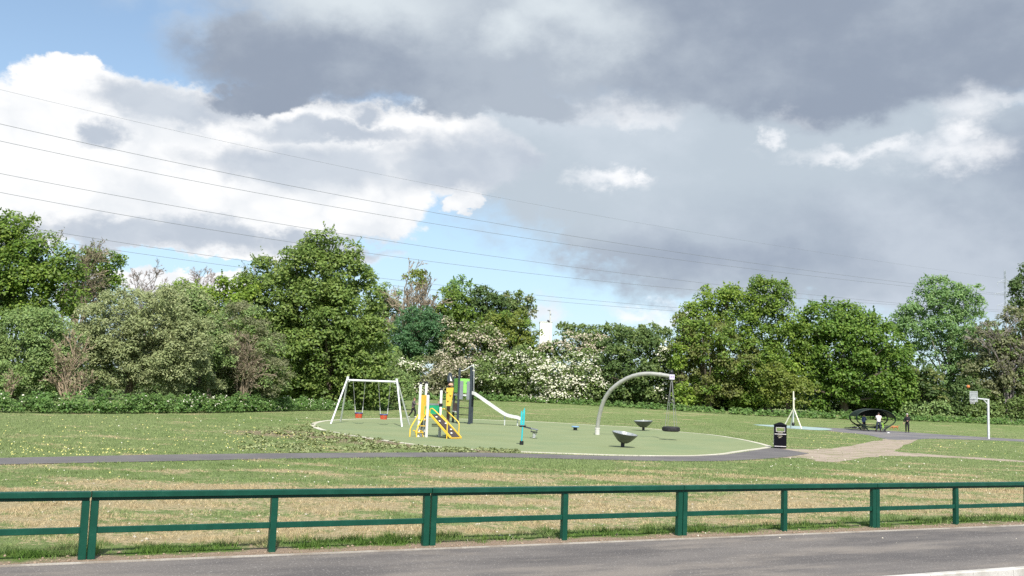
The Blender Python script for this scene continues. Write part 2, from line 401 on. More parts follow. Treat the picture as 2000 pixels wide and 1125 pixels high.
ASPHD = surf('asphalt_dark', (0.122, 0.114, 0.114), (0.160, 0.150, 0.144), 0.5, 40)
ROADM = surf('road_asphalt', (0.09, 0.088, 0.088), (0.12, 0.116, 0.114), 0.6, 80)
COURT = surf('court_tarmac', (0.140, 0.136, 0.145), (0.175, 0.17, 0.175), 0.35, 30, patch=(0.25, 0.225, 0.20), pscale=0.25)
RUBBER = surf('rubber_green', (0.208, 0.248, 0.122), (0.236, 0.272, 0.142), 0.35, 45, rough=0.9, patch=(0.190, 0.244, 0.126), pscale=0.30)
BLUER = surf('rubber_blue', (0.27, 0.38, 0.37), (0.36, 0.44, 0.43), 0.6, 45, rough=0.9)
CREAM = surf('concrete_cream', (0.50, 0.475, 0.38), (0.60, 0.575, 0.47), 1.2, 50, patch=(0.42, 0.40, 0.30), pscale=0.7)
CONC = surf('concrete_pale', (0.50, 0.48, 0.44), (0.60, 0.58, 0.54), 1.6, 60, patch=(0.36, 0.34, 0.30), pscale=1.1)
DIRT = surf('bare_earth', (0.31, 0.25, 0.20), (0.40, 0.33, 0.265), 0.8, 25, patch=(0.22, 0.21, 0.11), pscale=0.9, rough=0.95)

# ground sheet to the horizon
ys = np.concatenate([np.linspace(-30, 90, 13), np.linspace(95, 130, 15), np.array([150, 200, 300, 500, 900, 1600, 2600])])
xs = np.concatenate([np.array([-2200, -1200, -600, -300, -150]), np.linspace(-90, 90, 13), np.array([150, 300, 600, 1200, 2200])])
gv = []; RX0 = None
for yy in ys:
    for xx in xs:
        gv.append((xx, yy, gz(xx, yy)))
nx = len(xs)
gf = [(j * nx + i, j * nx + i + 1, (j + 1) * nx + i + 1, (j + 1) * nx + i) for j in range(len(ys) - 1) for i in range(nx - 1)]
g = MB(); g.add(gv, gf); g_ = g.build('ground', TURF); tag(g_, 'broad green park field running to the trees', None, kind='structure')
def sheet(name, pts, dz, m, thick=None):
    mb = MB(); pts = [Vector((p.x, p.y, gz(p.x, p.y) + dz)) for p in pts]
    if thick: mb.slab([p - Vector((0, 0, thick)) for p in pts], (0, 0, thick))
    else: mb.add(pts, [tuple(range(len(pts)))])
    me = mb.build(name, m)
    import bmesh
    bm = bmesh.new(); bm.from_mesh(me.data); bmesh.ops.triangulate(bm, faces=[f for f in bm.faces if len(f.verts) > 4])
    if not thick:
        for f in bm.faces:
            if f.normal.z < 0: f.normal_flip()
    bm.to_mesh(me.data); bm.free()
    return tag(me, kind='structure')
def smooth_poly(pts, n=6, closed=True):
    pts = [Vector((p.x, p.y, 0)) for p in pts]; m = len(pts); out = []
    for i in range(m if closed else m - 1):
        p0, p1, p2, p3 = (pts[(i + k) % m] if closed else pts[min(max(i + k, 0), m - 1)] for k in (-1, 0, 1, 2))
        for k in range(n):
            t = k / n
            out.append(0.5 * ((2 * p1) + (p2 - p0) * t + (2 * p0 - 5 * p1 + 4 * p2 - p3) * t * t + (3 * p1 - p0 - 3 * p2 + p3) * t ** 3))
    if not closed: out.append(pts[-1])
    return out
A = lambda L: [at(*p) for p in L]
# near footpath, its edging, the kerb stones and the road
far = 60
KA = at(1755, 1125) ; KD = ED
kw = (KA - EA).dot(EN)                                              # signed offset of the kerb's far face (negative, towards the camera)
def line_pt(s, off): return Vector((EA.x, EA.y, 0)) + ED * s + EN * off
sheet('footpath', [line_pt(-far, 0), line_pt(-far, kw), line_pt(far, kw), line_pt(far, 0)], 0.008, ASPH)
mb = MB(); a, b = line_pt(-far, 0.025), line_pt(far, 0.025)
mb.bar((a.x, a.y, gz(a.x, a.y) + 0.0), (b.x, b.y, gz(b.x, b.y) + 0.0), 0.05, 0.05); tag(mb.build('path_edging', surf('edging_weathered', (0.34, 0.31, 0.27), (0.44, 0.41, 0.36), 1.6, 60, patch=(0.24, 0.20, 0.16), pscale=1.3)), kind='structure')
# the field stops at the kerb; the road lies a step lower, a verge carries on behind the camera
import bmesh
bm = bmesh.new(); bm.from_mesh(g_.data)
bmesh.ops.bisect_plane(bm, geom=bm.verts[:] + bm.edges[:] + bm.faces[:], plane_co=line_pt(0, kw - 0.01), plane_no=EN, clear_inner=True)
bm.to_mesh(g_.data); bm.free()
far = 140
sheet('road', [line_pt(-far, kw - 0.10), line_pt(-far, kw - 40), line_pt(far, kw - 40), line_pt(far, kw - 0.10)], -0.10, ROADM)
sheet('roadside_verge', [line_pt(-far, kw - 40), line_pt(-far, kw - 400), line_pt(far, kw - 400), line_pt(far, kw - 40)], -0.05, TURF)
far = 60
kb = MB(); a, b = line_pt(-far, kw - 0.07), line_pt(far, kw - 0.07)
kb.bar((a.x, a.y, gz(a.x, a.y) - 0.19), (b.x, b.y, gz(b.x, b.y) - 0.19), 0.12, 0.11)
kerb = tag(kb.build('kerb', CONC), kind='structure')
ks = MB(); ks.bar((-0.455, 0, 0), (0.455, 0, 0), 0.135, 0.15, ch=0.015); k0 = ks.build('kerb_stone', CONC, kerb)
slope_e = math.atan(GX * ED.x + GY * ED.y)
for i in range(-4, 28):
    o = k0 if i == -4 else k0.copy()
    if i != -4: col.objects.link(o); o.parent = kerb
    p = line_pt(4.0 + i * 0.918, kw - 0.07); o.location = (p.x, p.y, gz(p.x, p.y) - 0.055 + (i * 7 % 5) * 0.0008); o.rotation_euler = (0, -slope_e, PATH_ANG)
# park path behind the fence
PP_TOP = [(-400, 905), (-150, 898), (0, 895), (150, 892), (300, 889), (500, 886.3), (700, 884.8), (900, 884.3), (1000, 886), (1100, 888.5), (1200, 891), (1300, 891.5), (1400, 889.5), (1445, 884.5), (1480, 879), (1512, 874.5)]
PP_BOT = [(-400, 921), (-150, 912), (0, 908), (300, 902), (500, 897.5), (700, 894.5), (900, 893), (1000, 894), (1100, 896.5), (1200, 899), (1300, 901), (1400, 901), (1450, 899), (1500, 896), (1545, 891.5), (1580, 886)]
pt = smooth_poly(A(PP_TOP), 4, False); pb = smooth_poly(A(PP_BOT), 4, False)
PATHPOLY = pt + pb[::-1]
sheet('park_path', PATHPOLY, 0.012, ASPHD)
# green rubber play surface with a cream edging
PLAY = [(605, 830), (618, 824.5), (640, 821.5), (684, 819), (756, 817.5), (820, 817), (900, 818.5), (1008, 822.5), (1080, 825.6), (1161, 830.8), (1236, 834.5), (1284, 839), (1327, 843.8), (1390, 849.5), (1440, 856.8), (1476, 864), (1500, 870), (1508, 873.5),
        (1495, 876.5), (1464, 880.8), (1440, 884.4), (1416, 888), (1368, 891), (1320, 891.6), (1224, 890.6), (1080, 886), (980, 882), (880, 876.5), (804, 869), (732, 859), (672, 849.6), (636, 843), (616, 837.5)]
PO = smooth_poly(A(PLAY), 5)
def inset(poly, w):
    n = len(poly); area = sum(poly[i].x * poly[(i + 1) % n].y - poly[(i + 1) % n].x * poly[i].y for i in range(n)); s = 1 if area > 0 else -1
    out = []
    for i in range(n):
        d = (poly[(i + 1) % n] - poly[i - 1]); d.z = 0; d.normalize(); out.append(poly[i] + Vector((-d.y, d.x, 0)) * w * s)
    return out
PI_ = inset(PO, 0.30)
sheet('play_surface', PI_, 0.016, RUBBER)
mb = MB(); n = len(PO)
up = lambda p, h: Vector((p.x, p.y, gz(p.x, p.y) + h))
mb.add([up(p, 0.026) for p in PO] + [up(p, 0.026) for p in PI_] + [up(p, -0.05) for p in PO] + [up(p, -0.05) for p in PI_],
       [(i, (i + 1) % n, n + (i + 1) % n, n + i) for i in range(n)] + [(2 * n + i, 2 * n + (i + 1) % n, (i + 1) % n, i) for i in range(n)] + [(n + i, n + (i + 1) % n, 3 * n + (i + 1) % n, 3 * n + i) for i in range(n)])
tag(mb.build('play_surface_edging', CREAM), kind='structure')
# ball court, its blue corner, worn earth track
COURTP = [(1590, 834.5), (1625, 836), (1709, 840), (1774, 844), (1844, 849), (1932, 854.5), (2000, 858.3), (2300, 874), (2300, 880), (2000, 863), (1932, 860.2), (1823, 857), (1790, 858.5), (1735, 858.5), (1690, 849), (1625, 842.5)]
sheet('ball_court', smooth_poly(A(COURTP), 3), 0.008, COURT)
BLUEP = [(1470, 829.5), (1540, 831.5), (1600, 835.5), (1626, 838.5), (1600, 840.5), (1538, 836.5)]
sheet('blue_rubber_pad', smooth_poly(A(BLUEP), 3), 0.012, BLUER)
DIRTP = [(1500, 877), (1536, 876.3), (1595, 877.5), (1640, 873), (1700, 864), (1735, 857), (1795, 856.5), (1762, 870), (1745, 881), (1800, 886), (1900, 893.5), (2080, 905), (2080, 908), (1900, 897), (1780, 891), (1690, 893), (1660, 900), (1605, 902), (1560, 893.5), (1500, 894)]
DP = smooth_poly(A(DIRTP), 4)
rr = random.Random(3)
DP = [p + Vector((rr.uniform(-.25, .25), rr.uniform(-.35, .35), 0)) for p in DP]
sheet('worn_earth_track', DP, 0.004, DIRT)

# ------------------------------------------------------------------ grass blades, dandelions, stones (nobody could count them)
def inside(px, py, poly):
    x = np.asarray(px); y = np.asarray(py); c = np.zeros(x.shape, bool); n = len(poly)
    for i in range(n):
        a, b = poly[i], poly[i - 1]
        cond = ((a.y > y) != (b.y > y)) & (x < (b.x - a.x) * (y - a.y) / (b.y - a.y + 1e-12) + a.x); c ^= cond
    return c
COURTW = [Vector((p.x, p.y, 0)) for p in A(COURTP)]; BLUEW = [Vector((p.x, p.y, 0)) for p in A(BLUEP)]
rng = np.random.default_rng(5)
def gz_np(x, y):
    t = np.clip((y - 95) / 35.0, 0, 1); return GX * x + GY * y + 0.95 * t * t * (3 - 2 * t)
def field_points(n, y0, y1):
    """random ground points, thinning out with distance; y0 < y1 metres"""
    u = rng.random(n); inv = 1 / y1 + u * (1 / y0 - 1 / y1); Y = 1 / inv
    X = (rng.random(n) * 2 - 1) * Y * 0.62
    return X, Y
def clear_mask(X, Y):
    d = (X - EA.x) * EN.x + (Y - EA.y) * EN.y
    ok = d > 0.06
    for poly in (PATHPOLY, PO, COURTW, BLUEW): ok &= ~inside(X, Y, poly)
    ok &= ~(inside(X, Y, DP) & (rng.random(len(X)) > 0.06))
    return ok, d
def blades(name, label, X, Y, h, w, m, lean=0.5):
    n = len(X); a = rng.random(n) * 6.283; Z = gz_np(X, Y) - 0.004
    hx = np.cos(a) * w / 2; hy = np.sin(a) * w / 2; l = rng.normal(0, lean, (2, n)) * h
    V = np.empty((n, 3, 3)); V[:, 0] = np.stack([X - hx, Y - hy, Z], 1); V[:, 1] = np.stack([X + hx, Y + hy, Z], 1); V[:, 2] = np.stack([X + l[0], Y + l[1], Z + h], 1)
    o = raw_mesh(name, V.reshape(-1, 3), np.arange(3 * n).reshape(-1, 3), 3, m)
    return tag(o, label, None, kind='stuff')
BL = blade_mat()
X, Y = field_points(520000, 11.0, 34.0); ok, d = clear_mask(X, Y)
cl = np.array([mnoise.noise(Vector((x * 1.3, y * 1.3, 0))) for x, y in zip(X[::1], Y[::1])])
cl2 = np.array([mnoise.noise(Vector((x * 3.1 + 9, y * 2.2, 4))) for x, y in zip(X, Y)])
keep = ok & (rng.random(len(X)) < np.clip(0.50 + 0.9 * cl + 1.1 * cl2, 0.04, 1.0)) & (rng.random(len(X)) < np.clip((d - 0.40) / 0.4 + 0.5 * cl, 0.06, 1))
X, Y, d, cl, cl2 = X[keep], Y[keep], d[keep], cl[keep], cl2[keep]
h = rng.uniform(0.025, 0.065, len(X)) * (0.8 + 0.5 * np.clip(cl, 0, 1) + 0.7 * np.clip(cl2, 0, 1)) * (0.75 + 0.25 * Y / 20)
tall = (np.abs(d - 1.0) < 0.55) & (cl > 0.0); h[tall] *= 1.9
blades('near_grass', 'short patchy grass between footpath and park path', X, Y, h, rng.uniform(0.006, 0.013, len(X)) * (Y / 16), BL)
X, Y = field_points(260000, 30.0, 125.0); ok, d = clear_mask(X, Y); X, Y = X[ok], Y[ok]
blades('field_grass', 'mown grass of the park field', X, Y, rng.uniform(0.03, 0.075, len(X)), rng.uniform(0.012, 0.03, len(X)) * (Y / 45), BL)
# dandelion heads in the left lawn and a few elsewhere
def dots(name, label, X, Y, r, m, hgt):
    n = len(X); Z = gz_np(X, Y) + hgt; V = np.empty((n, 4, 3)); k = 0
    for dx, dz in ((-1, 0), (0, -1), (1, 0), (0, 1)):
        V[:, k] = np.stack([X + dx * r, Y + dz * r * 0.8, Z + dz * r * 0.75], 1); k += 1
    return tag(raw_mesh(name, V.reshape(-1, 3), np.arange(4 * n).reshape(-1, 4), 4, m), label, None, kind='stuff')
def scatter_px(boxes):
    px, py = [], []
    for x0, x1, y0, y1, n in boxes: px.append(rng.uniform(x0, x1, n)); py.append(rng.uniform(y0, y1, n))
    px = np.concatenate(px); py = np.concatenate(py)
    pts = np.array([at(a, b)[:] for a, b in zip(px, py)]); return pts[:, 0], pts[:, 1]
X, Y = scatter_px([(-200, 520, 815, 893, 260), (20, 300, 876, 892, 90), (440, 640, 845, 882, 130), (-200, 700, 900, 950, 25), (1560, 2100, 862, 895, 80), (1560, 1700, 846, 870, 30)])
ok, d = clear_mask(X, Y); X, Y = X[ok], Y[ok]
dots('dandelions', 'yellow dandelion heads dotted over the lawn', X, Y, rng.uniform(0.011, 0.026, len(X)) * np.sqrt(Y / 30), mat('dandelion_yellow', (0.48, 0.45, 0.15), 0.8), 0.045)
X, Y = scatter_px([(-200, 2200, 905, 1060, 200), (-200, 600, 815, 890, 60), (1500, 2100, 865, 940, 90)])
ok, d = clear_mask(X, Y); X, Y = X[ok], Y[ok]
dots('daisies', 'small white daisies and scraps in the grass', X, Y, rng.uniform(0.006, 0.015, len(X)) * (Y / 22), mat('daisy_white', (0.52, 0.51, 0.42), 0.8), 0.035)
def stones(name, label, X, Y, r, m):
    vs = []; fs = []
    base = [Vector(p).normalized() for p in ((1, 0, 0), (0.3, 0.95, 0), (-0.8, 0.6, 0), (-0.8, -0.6, 0), (0.3, -0.95, 0), (0.1, 0, 0.9), (0, 0.1, -0.6))]
    tri = [(0, 1, 5), (1, 2, 5), (2, 3, 5), (3, 4, 5), (4, 0, 5), (1, 0, 6), (2, 1, 6), (3, 2, 6), (4, 3, 6), (0, 4, 6)]
    for x, y, q in zip(X, Y, r):
        o = len(vs); s = (random.uniform(.7, 1.3), random.uniform(.7, 1.2), random.uniform(.45, .8)); a = random.random() * 6.28
        for p in base:
            k = q * random.uniform(.8, 1.15); vs.append((x + (p.x * math.cos(a) - p.y * math.sin(a)) * s[0] * k, y + (p.x * math.sin(a) + p.y * math.cos(a)) * s[1] * k, gz(x, y) + q * 0.25 + p.z * s[2] * k))
        fs += [tuple(i + o for i in t) for t in tri]
    return tag(raw_mesh(name, np.array(vs), np.array(fs), 3, m), label, None, kind='stuff')
s_ = rng.uniform(-14, 30, 900); o_ = np.abs(rng.normal(0.32, 0.24, 900)) + 0.07
X = EA.x + ED.x * s_ + EN.x * o_; Y = EA.y + ED.y * s_ + EN.y * o_
stones('soil_clods', 'clods of dry earth along the footpath edge', X, Y, rng.uniform(0.008, 0.032, 900), mat('clod_earth', (0.30, 0.225, 0.16), 0.95, wear=0.3, wscale=20))
X, Y = scatter_px([(-200, 2200, 930, 1065, 220), (430, 700, 830, 880, 60)])
stones('stones', 'pale stones lying in the dry grass', X, Y, rng.uniform(0.012, 0.035, len(X)), mat('stone_pale', (0.46, 0.42, 0.34), 0.9, wear=0.3, wscale=15))
# ------------------------------------------------------------------ materials of the equipment
GREEN = mat('fence_green', (0.005, 0.058, 0.036), 0.42, spec=0.28, wear=0.30, wscale=5, bump=0.05, dirt=(0.03, 0.09, 0.062))
GALV = mat('galvanised_steel', (0.62, 0.64, 0.64), 0.42, metal=0.25, wear=0.15, dirt=(0.42, 0.43, 0.42))
WHITEP = mat('white_post', (0.74, 0.74, 0.70), 0.45, wear=0.2, dirt=(0.55, 0.53, 0.46))
YEL = mat('yellow_paint', (0.72, 0.50, 0.05), 0.40, wear=0.12, dirt=(0.45, 0.33, 0.08))
YELP = mat('yellow_panel', (0.68, 0.43, 0.055), 0.5, wear=0.2, dirt=(0.50, 0.31, 0.05))
NAVY = mat('anthracite_post', (0.030, 0.040, 0.052), 0.4, wear=0.1, dirt=(0.10, 0.11, 0.11))
BLACK = mat('black_plastic', (0.012, 0.012, 0.014), 0.45, wear=0.1, dirt=(0.06, 0.06, 0.06))
LIME = mat('lime_panel', (0.27, 0.62, 0.14), 0.45, wear=0.1, dirt=(0.22, 0.45, 0.12))
EMER = mat('emerald_panel', (0.02, 0.34, 0.16), 0.45, wear=0.1, dirt=(0.05, 0.25, 0.14))
GREYP = mat('grey_panel', (0.20, 0.22, 0.24), 0.5, wear=0.1)
BROWNP = mat('brown_panel', (0.14, 0.085, 0.075), 0.7, wear=0.3)
STEEL = mat('slide_steel', (0.74, 0.75, 0.76), 0.32, metal=0.35, wear=0.1, dirt=(0.6, 0.6, 0.6))
TEAL = mat('teal_paint', (0.03, 0.42, 0.46), 0.32, wear=0.05)
BLUE = mat('blue_plastic', (0.20, 0.34, 0.52), 0.45)
DKBLUE = mat('swing_blue', (0.035, 0.05, 0.16), 0.5)
RED = mat('swing_red', (0.52, 0.085, 0.04), 0.5)
DISH = mat('dish_grey', (0.085, 0.092, 0.080), 0.38, spec=0.5, wear=0.15)
DISHIN = mat('dish_inner', (0.50, 0.52, 0.50), 0.20, metal=0.6)
TYRE = mat('tyre_rubber', (0.020, 0.020, 0.022), 0.75, wear=0.25, dirt=(0.09, 0.085, 0.08))
CHAIN = mat('chain_steel', (0.30, 0.30, 0.30), 0.5, metal=0.5)
LILAC = mat('lilac_label', (0.68, 0.62, 0.80), 0.5)
PURPLE = mat('purple_mark', (0.20, 0.13, 0.30), 0.5)
GOLD = mat('bin_lettering', (0.62, 0.56, 0.42), 0.5)
SILV = mat('bin_band', (0.60, 0.58, 0.58), 0.4)
UP = Vector((0, 0, 1))
def lift(p, h): return Vector((p.x, p.y, gz(p.x, p.y) + h))

# ------------------------------------------------------------------ green rail fence, one thing for each section between the paired posts
FA, FB = at(168, 1092), at(1867, 1024)
FD = (FB - FA); FD.z = 0; FL = FD.length; FD.normalize()
BAY = FL / 7
flabels = ['green two-rail fence section leaving the photo at the left edge', 'green two-rail fence section second from the left, nearest whole one',
           'green two-rail fence section in the middle, below the climbing frame and bowl spinner', 'green two-rail fence section directly below the litter bin',
           'green two-rail fence section leaving the photo at the right edge']
def fpt(s, h): 
    p = FA + FD * s; return Vector((p.x, p.y, gz(p.x, p.y) + h))
pwd = 0.092
for i in range(5):
    s0 = (2 * i - 2) * BAY; s1 = s0 + 2 * BAY
    c = fpt((s0 + s1) / 2, 0)
    t = thing('rail_fence', flabels[i], 'fence', c, group='sections of green rail fence')
    a, b = s0 + 0.008, s1 - 0.008
    for s, hh in ((a + pwd / 2, 0.738), ((s0 + s1) / 2, 0.738), (b - pwd / 2, 0.738)):
        tilt = random.uniform(-0.012, 0.012)
        MB().bar(fpt(s, -0.25), fpt(s + tilt, hh), pwd, pwd, up=FD, ch=0.006).build('post', GREEN, t, world=True)
    tr = MB().bar(fpt(a, 0.818), fpt(b, 0.818), 0.135, 0.078, ch=0.008).build('top_rail', GREEN, t, world=True)
    MB().bar(fpt(a + 0.004, 0.759), fpt(b - 0.004, 0.759), 0.036, 0.040).build('rail_web', GREEN, tr, world=True)
    for q0, q1 in ((a + pwd + 0.002, (s0 + s1) / 2 - pwd / 2 - 0.002), ((s0 + s1) / 2 + pwd / 2 + 0.002, b - pwd - 0.002)):
        MB().bar(fpt(q0, 0.365), fpt(q1, 0.365), 0.052, 0.080, ch=0.005).build('middle_rail', GREEN, t, world=True)

# ------------------------------------------------------------------ swing frame and its two cradle swings
fl, rl, fr, rr_ = at(645.5, 828), at(665, 824.3), at(785.4, 834), at(800, 830.4)
ym = (fl.y + rl.y) / 2; ym2 = (fr.y + rr_.y) / 2
ta, tb = P(679.5, 737, ym), P(775, 741, ym2)
ba, bb = P(680.5, 742.5, ym), P(776, 746, ym2)
mid = (fl + rl + fr + rr_) / 4
t = thing('swing_set', 'pale galvanised A-frame swing set with two hanging cradle swings', 'swing set', mid)
for foot, top in ((fl, ta), (rl, ta), (fr, tb), (rr_, tb)):
    o = MB().tube([foot - UP * 0.05, top + (foot - top).normalized() * 0.0], 0.052, 10).build('leg', GALV, t, True, True)
d = (bb - ba).normalized()
MB().tube([ba - d * 0.05, bb + d * 0.05], 0.062, 12).build('crossbeam', GALV, t, True, True)
for q, s in ((ta, 1), (tb, -1)):
    MB().bar(q - UP * 0.16, q + UP * 0.05, 0.16, 0.13, up=d, ch=0.01).build('corner_bracket', GALV, t, world=True)
    MB().bar(q - UP * 0.24 + d * s * 0.06, q - UP * 0.10 + d * s * 0.34, 0.05, 0.05).build('corner_brace', GALV, t, world=True)
def beam_at(px):
    k = (px - 680.5) / (776 - 680.5); return ba.lerp(bb, k)
def cradle(hl, hr, px, pys, label):
    c = P(px, pys, beam_at(px).y)
    t = thing('cradle_swing', label, 'swing', c - UP * 0.0, group='red and blue cradle swings')
    w, dp = 0.20, 0.17
    rot = Matrix.Rotation(math.atan2(d.y, d.x), 3, 'Z')
    rim = [rot @ Vector((w * math.copysign(abs(math.cos(a)) ** 0.6, math.cos(a)), dp * math.copysign(abs(math.sin(a)) ** 0.6, math.sin(a)), 0.12)) for a in [2 * math.pi * k / 20 for k in range(20)]]
    MB().tube(rim, 0.035, 8, closed=True).build('rim', DKBLUE, t, True)
    mb = MB()
    for k in range(0, 20, 2):
        p = rim[k]; mb.bar(p - UP * 0.02, Vector((p.x * 0.82, p.y * 0.82, -0.13)), 0.065, 0.025, up=Vector((p.x, p.y, 0)).normalized())
    mb.build('basket_bars', RED, t)
    mb = MB(); mb.slab([Vector((p.x * 0.9, p.y * 0.9, -0.15)) for p in rim], (0, 0, 0.05)); mb.build('seat', RED, t)
    MB().tube([rot @ Vector((0, -dp, 0.10)), rot @ Vector((0, -dp * .85, -0.13))], 0.03, 8).build('front_post', RED, t, True)
    for hp, sx in ((hl, -1), (hr, 1)):
        top = beam_at(hp) - UP * 0.05 - c; yoke = rot @ Vector((sx * w, 0, 0.14)); kn = top.lerp(yoke, 0.80)
        MB().tube([top, kn, yoke], 0.012, 6).build('chain', CHAIN, t)
        MB().tube([yoke, kn], 0.02, 6).build('chain_sleeve', GALV, t)
cradle(690, 713.5, 700.7, 811, 'cradle swing with red basket, the left one under the frame')
cradle(739.5, 763, 749.5, 814, 'cradle swing with red basket, the right one beside the running child')

# ------------------------------------------------------------------ small yellow climbing unit with ramp
u_, v_ = Vector((0.80, -0.60, 0)), Vector((0.60, 0.80, 0))
G1 = at(880, 858)
E1 = G1 - u_ * 1.28; E2 = E1 + v_ * 0.72
W1, W3, W4 = gp(817, 47.25), gxy(E1.x - 0.12, E1.y - 0.12), lift(E2, 0)
W2 = gp(828.5, 47.85); W5 = gp(873.5, 48.0)
cu = lift((W1 + W4) / 2, 0)
t = thing('climbing_unit', 'low yellow and white climbing unit with dark ramp and handrails', 'climbing frame', cu)
zb = gz(cu.x, cu.y)
for w, hh in ((W1, 2.42), (W2, 2.46), (W3, 1.95), (W4, 2.18)):
    po = MB().tube([w - UP * 0.05, lift(w, hh)], 0.065, 12).build('post', WHITEP, t, True, True)
    MB().tube([lift(w, hh - 0.01), lift(w, hh + 0.09)], [0.072, 0.05], 12).build('post_cap', BLACK, po, False, False)
    pc = po.children[0]; pc.data.transform(Matrix.Translation(-t.location))
MB().tube([lift(W4, 1.42), lift(W4, 1.56)], 0.085, 12).build('clamp_ring', BLACK, t, True, True)
MB().tube([W5 - UP * 0.05, lift(W5, 2.45)], 0.075, 12).build('dark_post', BROWNP, t, True, True)
H = 1.02
plat = [lift(p, H) for p in (W1, W3, W4, (W1 + W4 - W3))]
MB().slab([p - UP * 0.06 for p in plat], (0, 0, 0.08)).build('platform', BLACK, t, world=True)
# panels
def panel(name, a, b, z0, z1, m, th=0.03, z0b=None, z1b=None, inset_=0.0):
    dd = (b - a); dd.z = 0; nn = Vector((-dd.y, dd.x, 0)).normalized() * th
    z0b = z0 if z0b is None else z0b; z1b = z1 if z1b is None else z1b
    a2 = a.lerp(b, inset_); b2 = a.lerp(b, 1 - inset_)
    return MB().slab([lift(a2, z0) - nn / 2, lift(b2, z0b) - nn / 2, lift(b2, z1b) - nn / 2, lift(a2, z1) - nn / 2], nn).build(name, m, t, world=True)
PB = P(837.5, 802, 47.9); PC = P(864.5, 802, 48.3)
gpn = panel('green_panel', PB, PC, 1.06, 1.46, EMER, 0.04)
panel('panel_top_rail', PB, PC, 1.465, 1.54, GREYP, 0.06)
panel('yellow_side_panel', gxy(W1.x + 0.07, W1.y - 0.05), gxy(W1.x + 0.22, W1.y - 0.15), 0.80, 1.92, YELP)
panel('yellow_side_panel', gxy(W2.x - 0.10, W2.y - 0.25), gxy(W2.x + 0.02, W2.y - 0.10), 0.95, 1.92, YELP)
panel('lime_side_panel', gxy(W1.x + 0.20, W1.y + 0.4), gxy(W2.x, W2.y - 0.1), 1.0, 1.42, LIME)
ya, yb = P(872, 775, 47.4), P(885, 775, 47.4)
MB().slab([P(872, 757.5, 47.4), P(885.5, 757, 47.4), P(883, 776, 47.4), P(880, 793, 47.4), P(871, 793, 47.4)], (0.02, 0.05, 0)).build('yellow_climbing_panel', YELP, t, world=True)
for q in ((873.5, 765), (880, 771), (875, 782)):
    MB().ball(P(q[0], q[1], 47.37), 0.045, 8).build('climbing_hold', YEL, t, True, True)
fpn = MB().slab([P(874, 746, 47.5), P(873.6, 735, 47.5), P(877.5, 727, 47.5), P(882, 729, 47.5), P(884.6, 745, 47.5)], (0.01, 0.04, 0)).build('finial_panel', NAVY, t, world=True)
MB().slab([P(879.5, 744, 47.46), P(878.6, 733, 47.46), P(883.4, 744.5, 47.46)], (0.0, -0.02, 0)).build('white_arrow', WHITEP, t, world=True)
MB().bar(P(877, 757, 47.5), P(878, 744, 47.5), 0.08, 0.08).build('finial_neck', BLACK, t, world=True)
MB().ball(P(880.5, 751.5, 47.45), 0.09, 10, (1.3, 1, .8)).build('peach_knob', mat('peach_plastic', (0.62, 0.36, 0.25), 0.5), t, True, True)
# ramp
ra, rb = lift(E1, H + 0.02), lift(E2, H + 0.02); rc, rd = lift(G1, 0.06), lift(G1 + v_ * 0.72, 0.06)
rn = (rc - ra).cross(rb - ra).normalized(); rn = rn if rn.z > 0 else -rn
MB().slab([ra - rn * 0.03, rb - rn * 0.03, rd - rn * 0.03, rc - rn * 0.03], rn * 0.03).build('ramp', mat('ramp_grip', (0.055, 0.042, 0.042), 0.8, wear=0.3), t, world=True)
for (a, b) in ((ra, rc), (rb, rd)):
    MB().bar(a + rn * 0.01, b + rn * 0.01, 0.05, 0.085, up=rn).build('ramp_side_rail', YEL, t, world=True)
MB().bar(rc + u_ * 0.03, rd + u_ * 0.03, 0.06, 0.06).build('ramp_foot', YELP, t, world=True)
for k, s in ((0.12, 0.35), (0.40, 0.72), (0.66, 0.70), (0.82, 0.42), (0.30, 0.30)):
    p = ra.lerp(rc, k).lerp(rb.lerp(rd, k), s) + rn * 0.02
    MB().ball(p, 0.05, 8, (1.2, 1, .8)).build('foot_hold', WHITEP, t, True, True)
for off in (-0.06, 0.78):
    b0 = E1 + v_ * off; g0 = G1 + v_ * off
    hp = [lift(b0 + u_ * 0.02, H - 0.05), lift(b0 + u_ * 0.02, H + 0.20), lift(b0 + u_ * 0.06, H + 0.29), lift(b0 + u_ * 0.16, H + 0.31), lift(b0 + u_ * 0.26, H + 0.26), lift(b0.lerp(g0, 0.80), 0.78), lift(b0.lerp(g0, 0.85), 0.70), lift(b0.lerp(g0, 0.86), 0.60), lift(b0.lerp(g0, 0.86), -0.03)]
    MB().tube(hp, 0.026, 8).build('handrail', YEL, t, True, True)
# ladder on the left
lw = (W1 - W3); lw.z = 0
LDIR = Vector((-0.78, -0.62, 0))
for base in (W1, W3 + Vector((-0.06, 0.0, 0))):
    pts = [lift(base, 1.30), lift(base + LDIR * 0.03, 1.05), lift(base + LDIR * 0.40, 0.50), lift(base + LDIR * 0.46, 0.36), lift(base + LDIR * 0.47, -0.03)]
    MB().tube(pts, 0.030, 8).build('ladder_rail', YEL, t, True, True)
    pts = [lift(base + LDIR * 0.10, 0.02), lift(base + LDIR * 0.18, 0.28), lift(base + LDIR * 0.30, 0.30)]
    MB().tube(pts, 0.026, 8).build('ladder_stay', YEL, t, True, True)
for k, hh in ((0.30, 0.22), (0.18, 0.52), (0.08, 0.80)):
    MB().bar(lift(W1 + LDIR * k * 0.5, hh), lift(W3 + LDIR * k * 0.5, hh), 0.12, 0.035).build('ladder_step', YELP, t, world=True)
for z in (0.52, 0.60):
    MB().tube([lift(W3 + v_ * 0.35, z), lift(W4 + u_ * 0.02, z)], 0.022, 8).build('crawl_rail', BLACK, t, True, True)
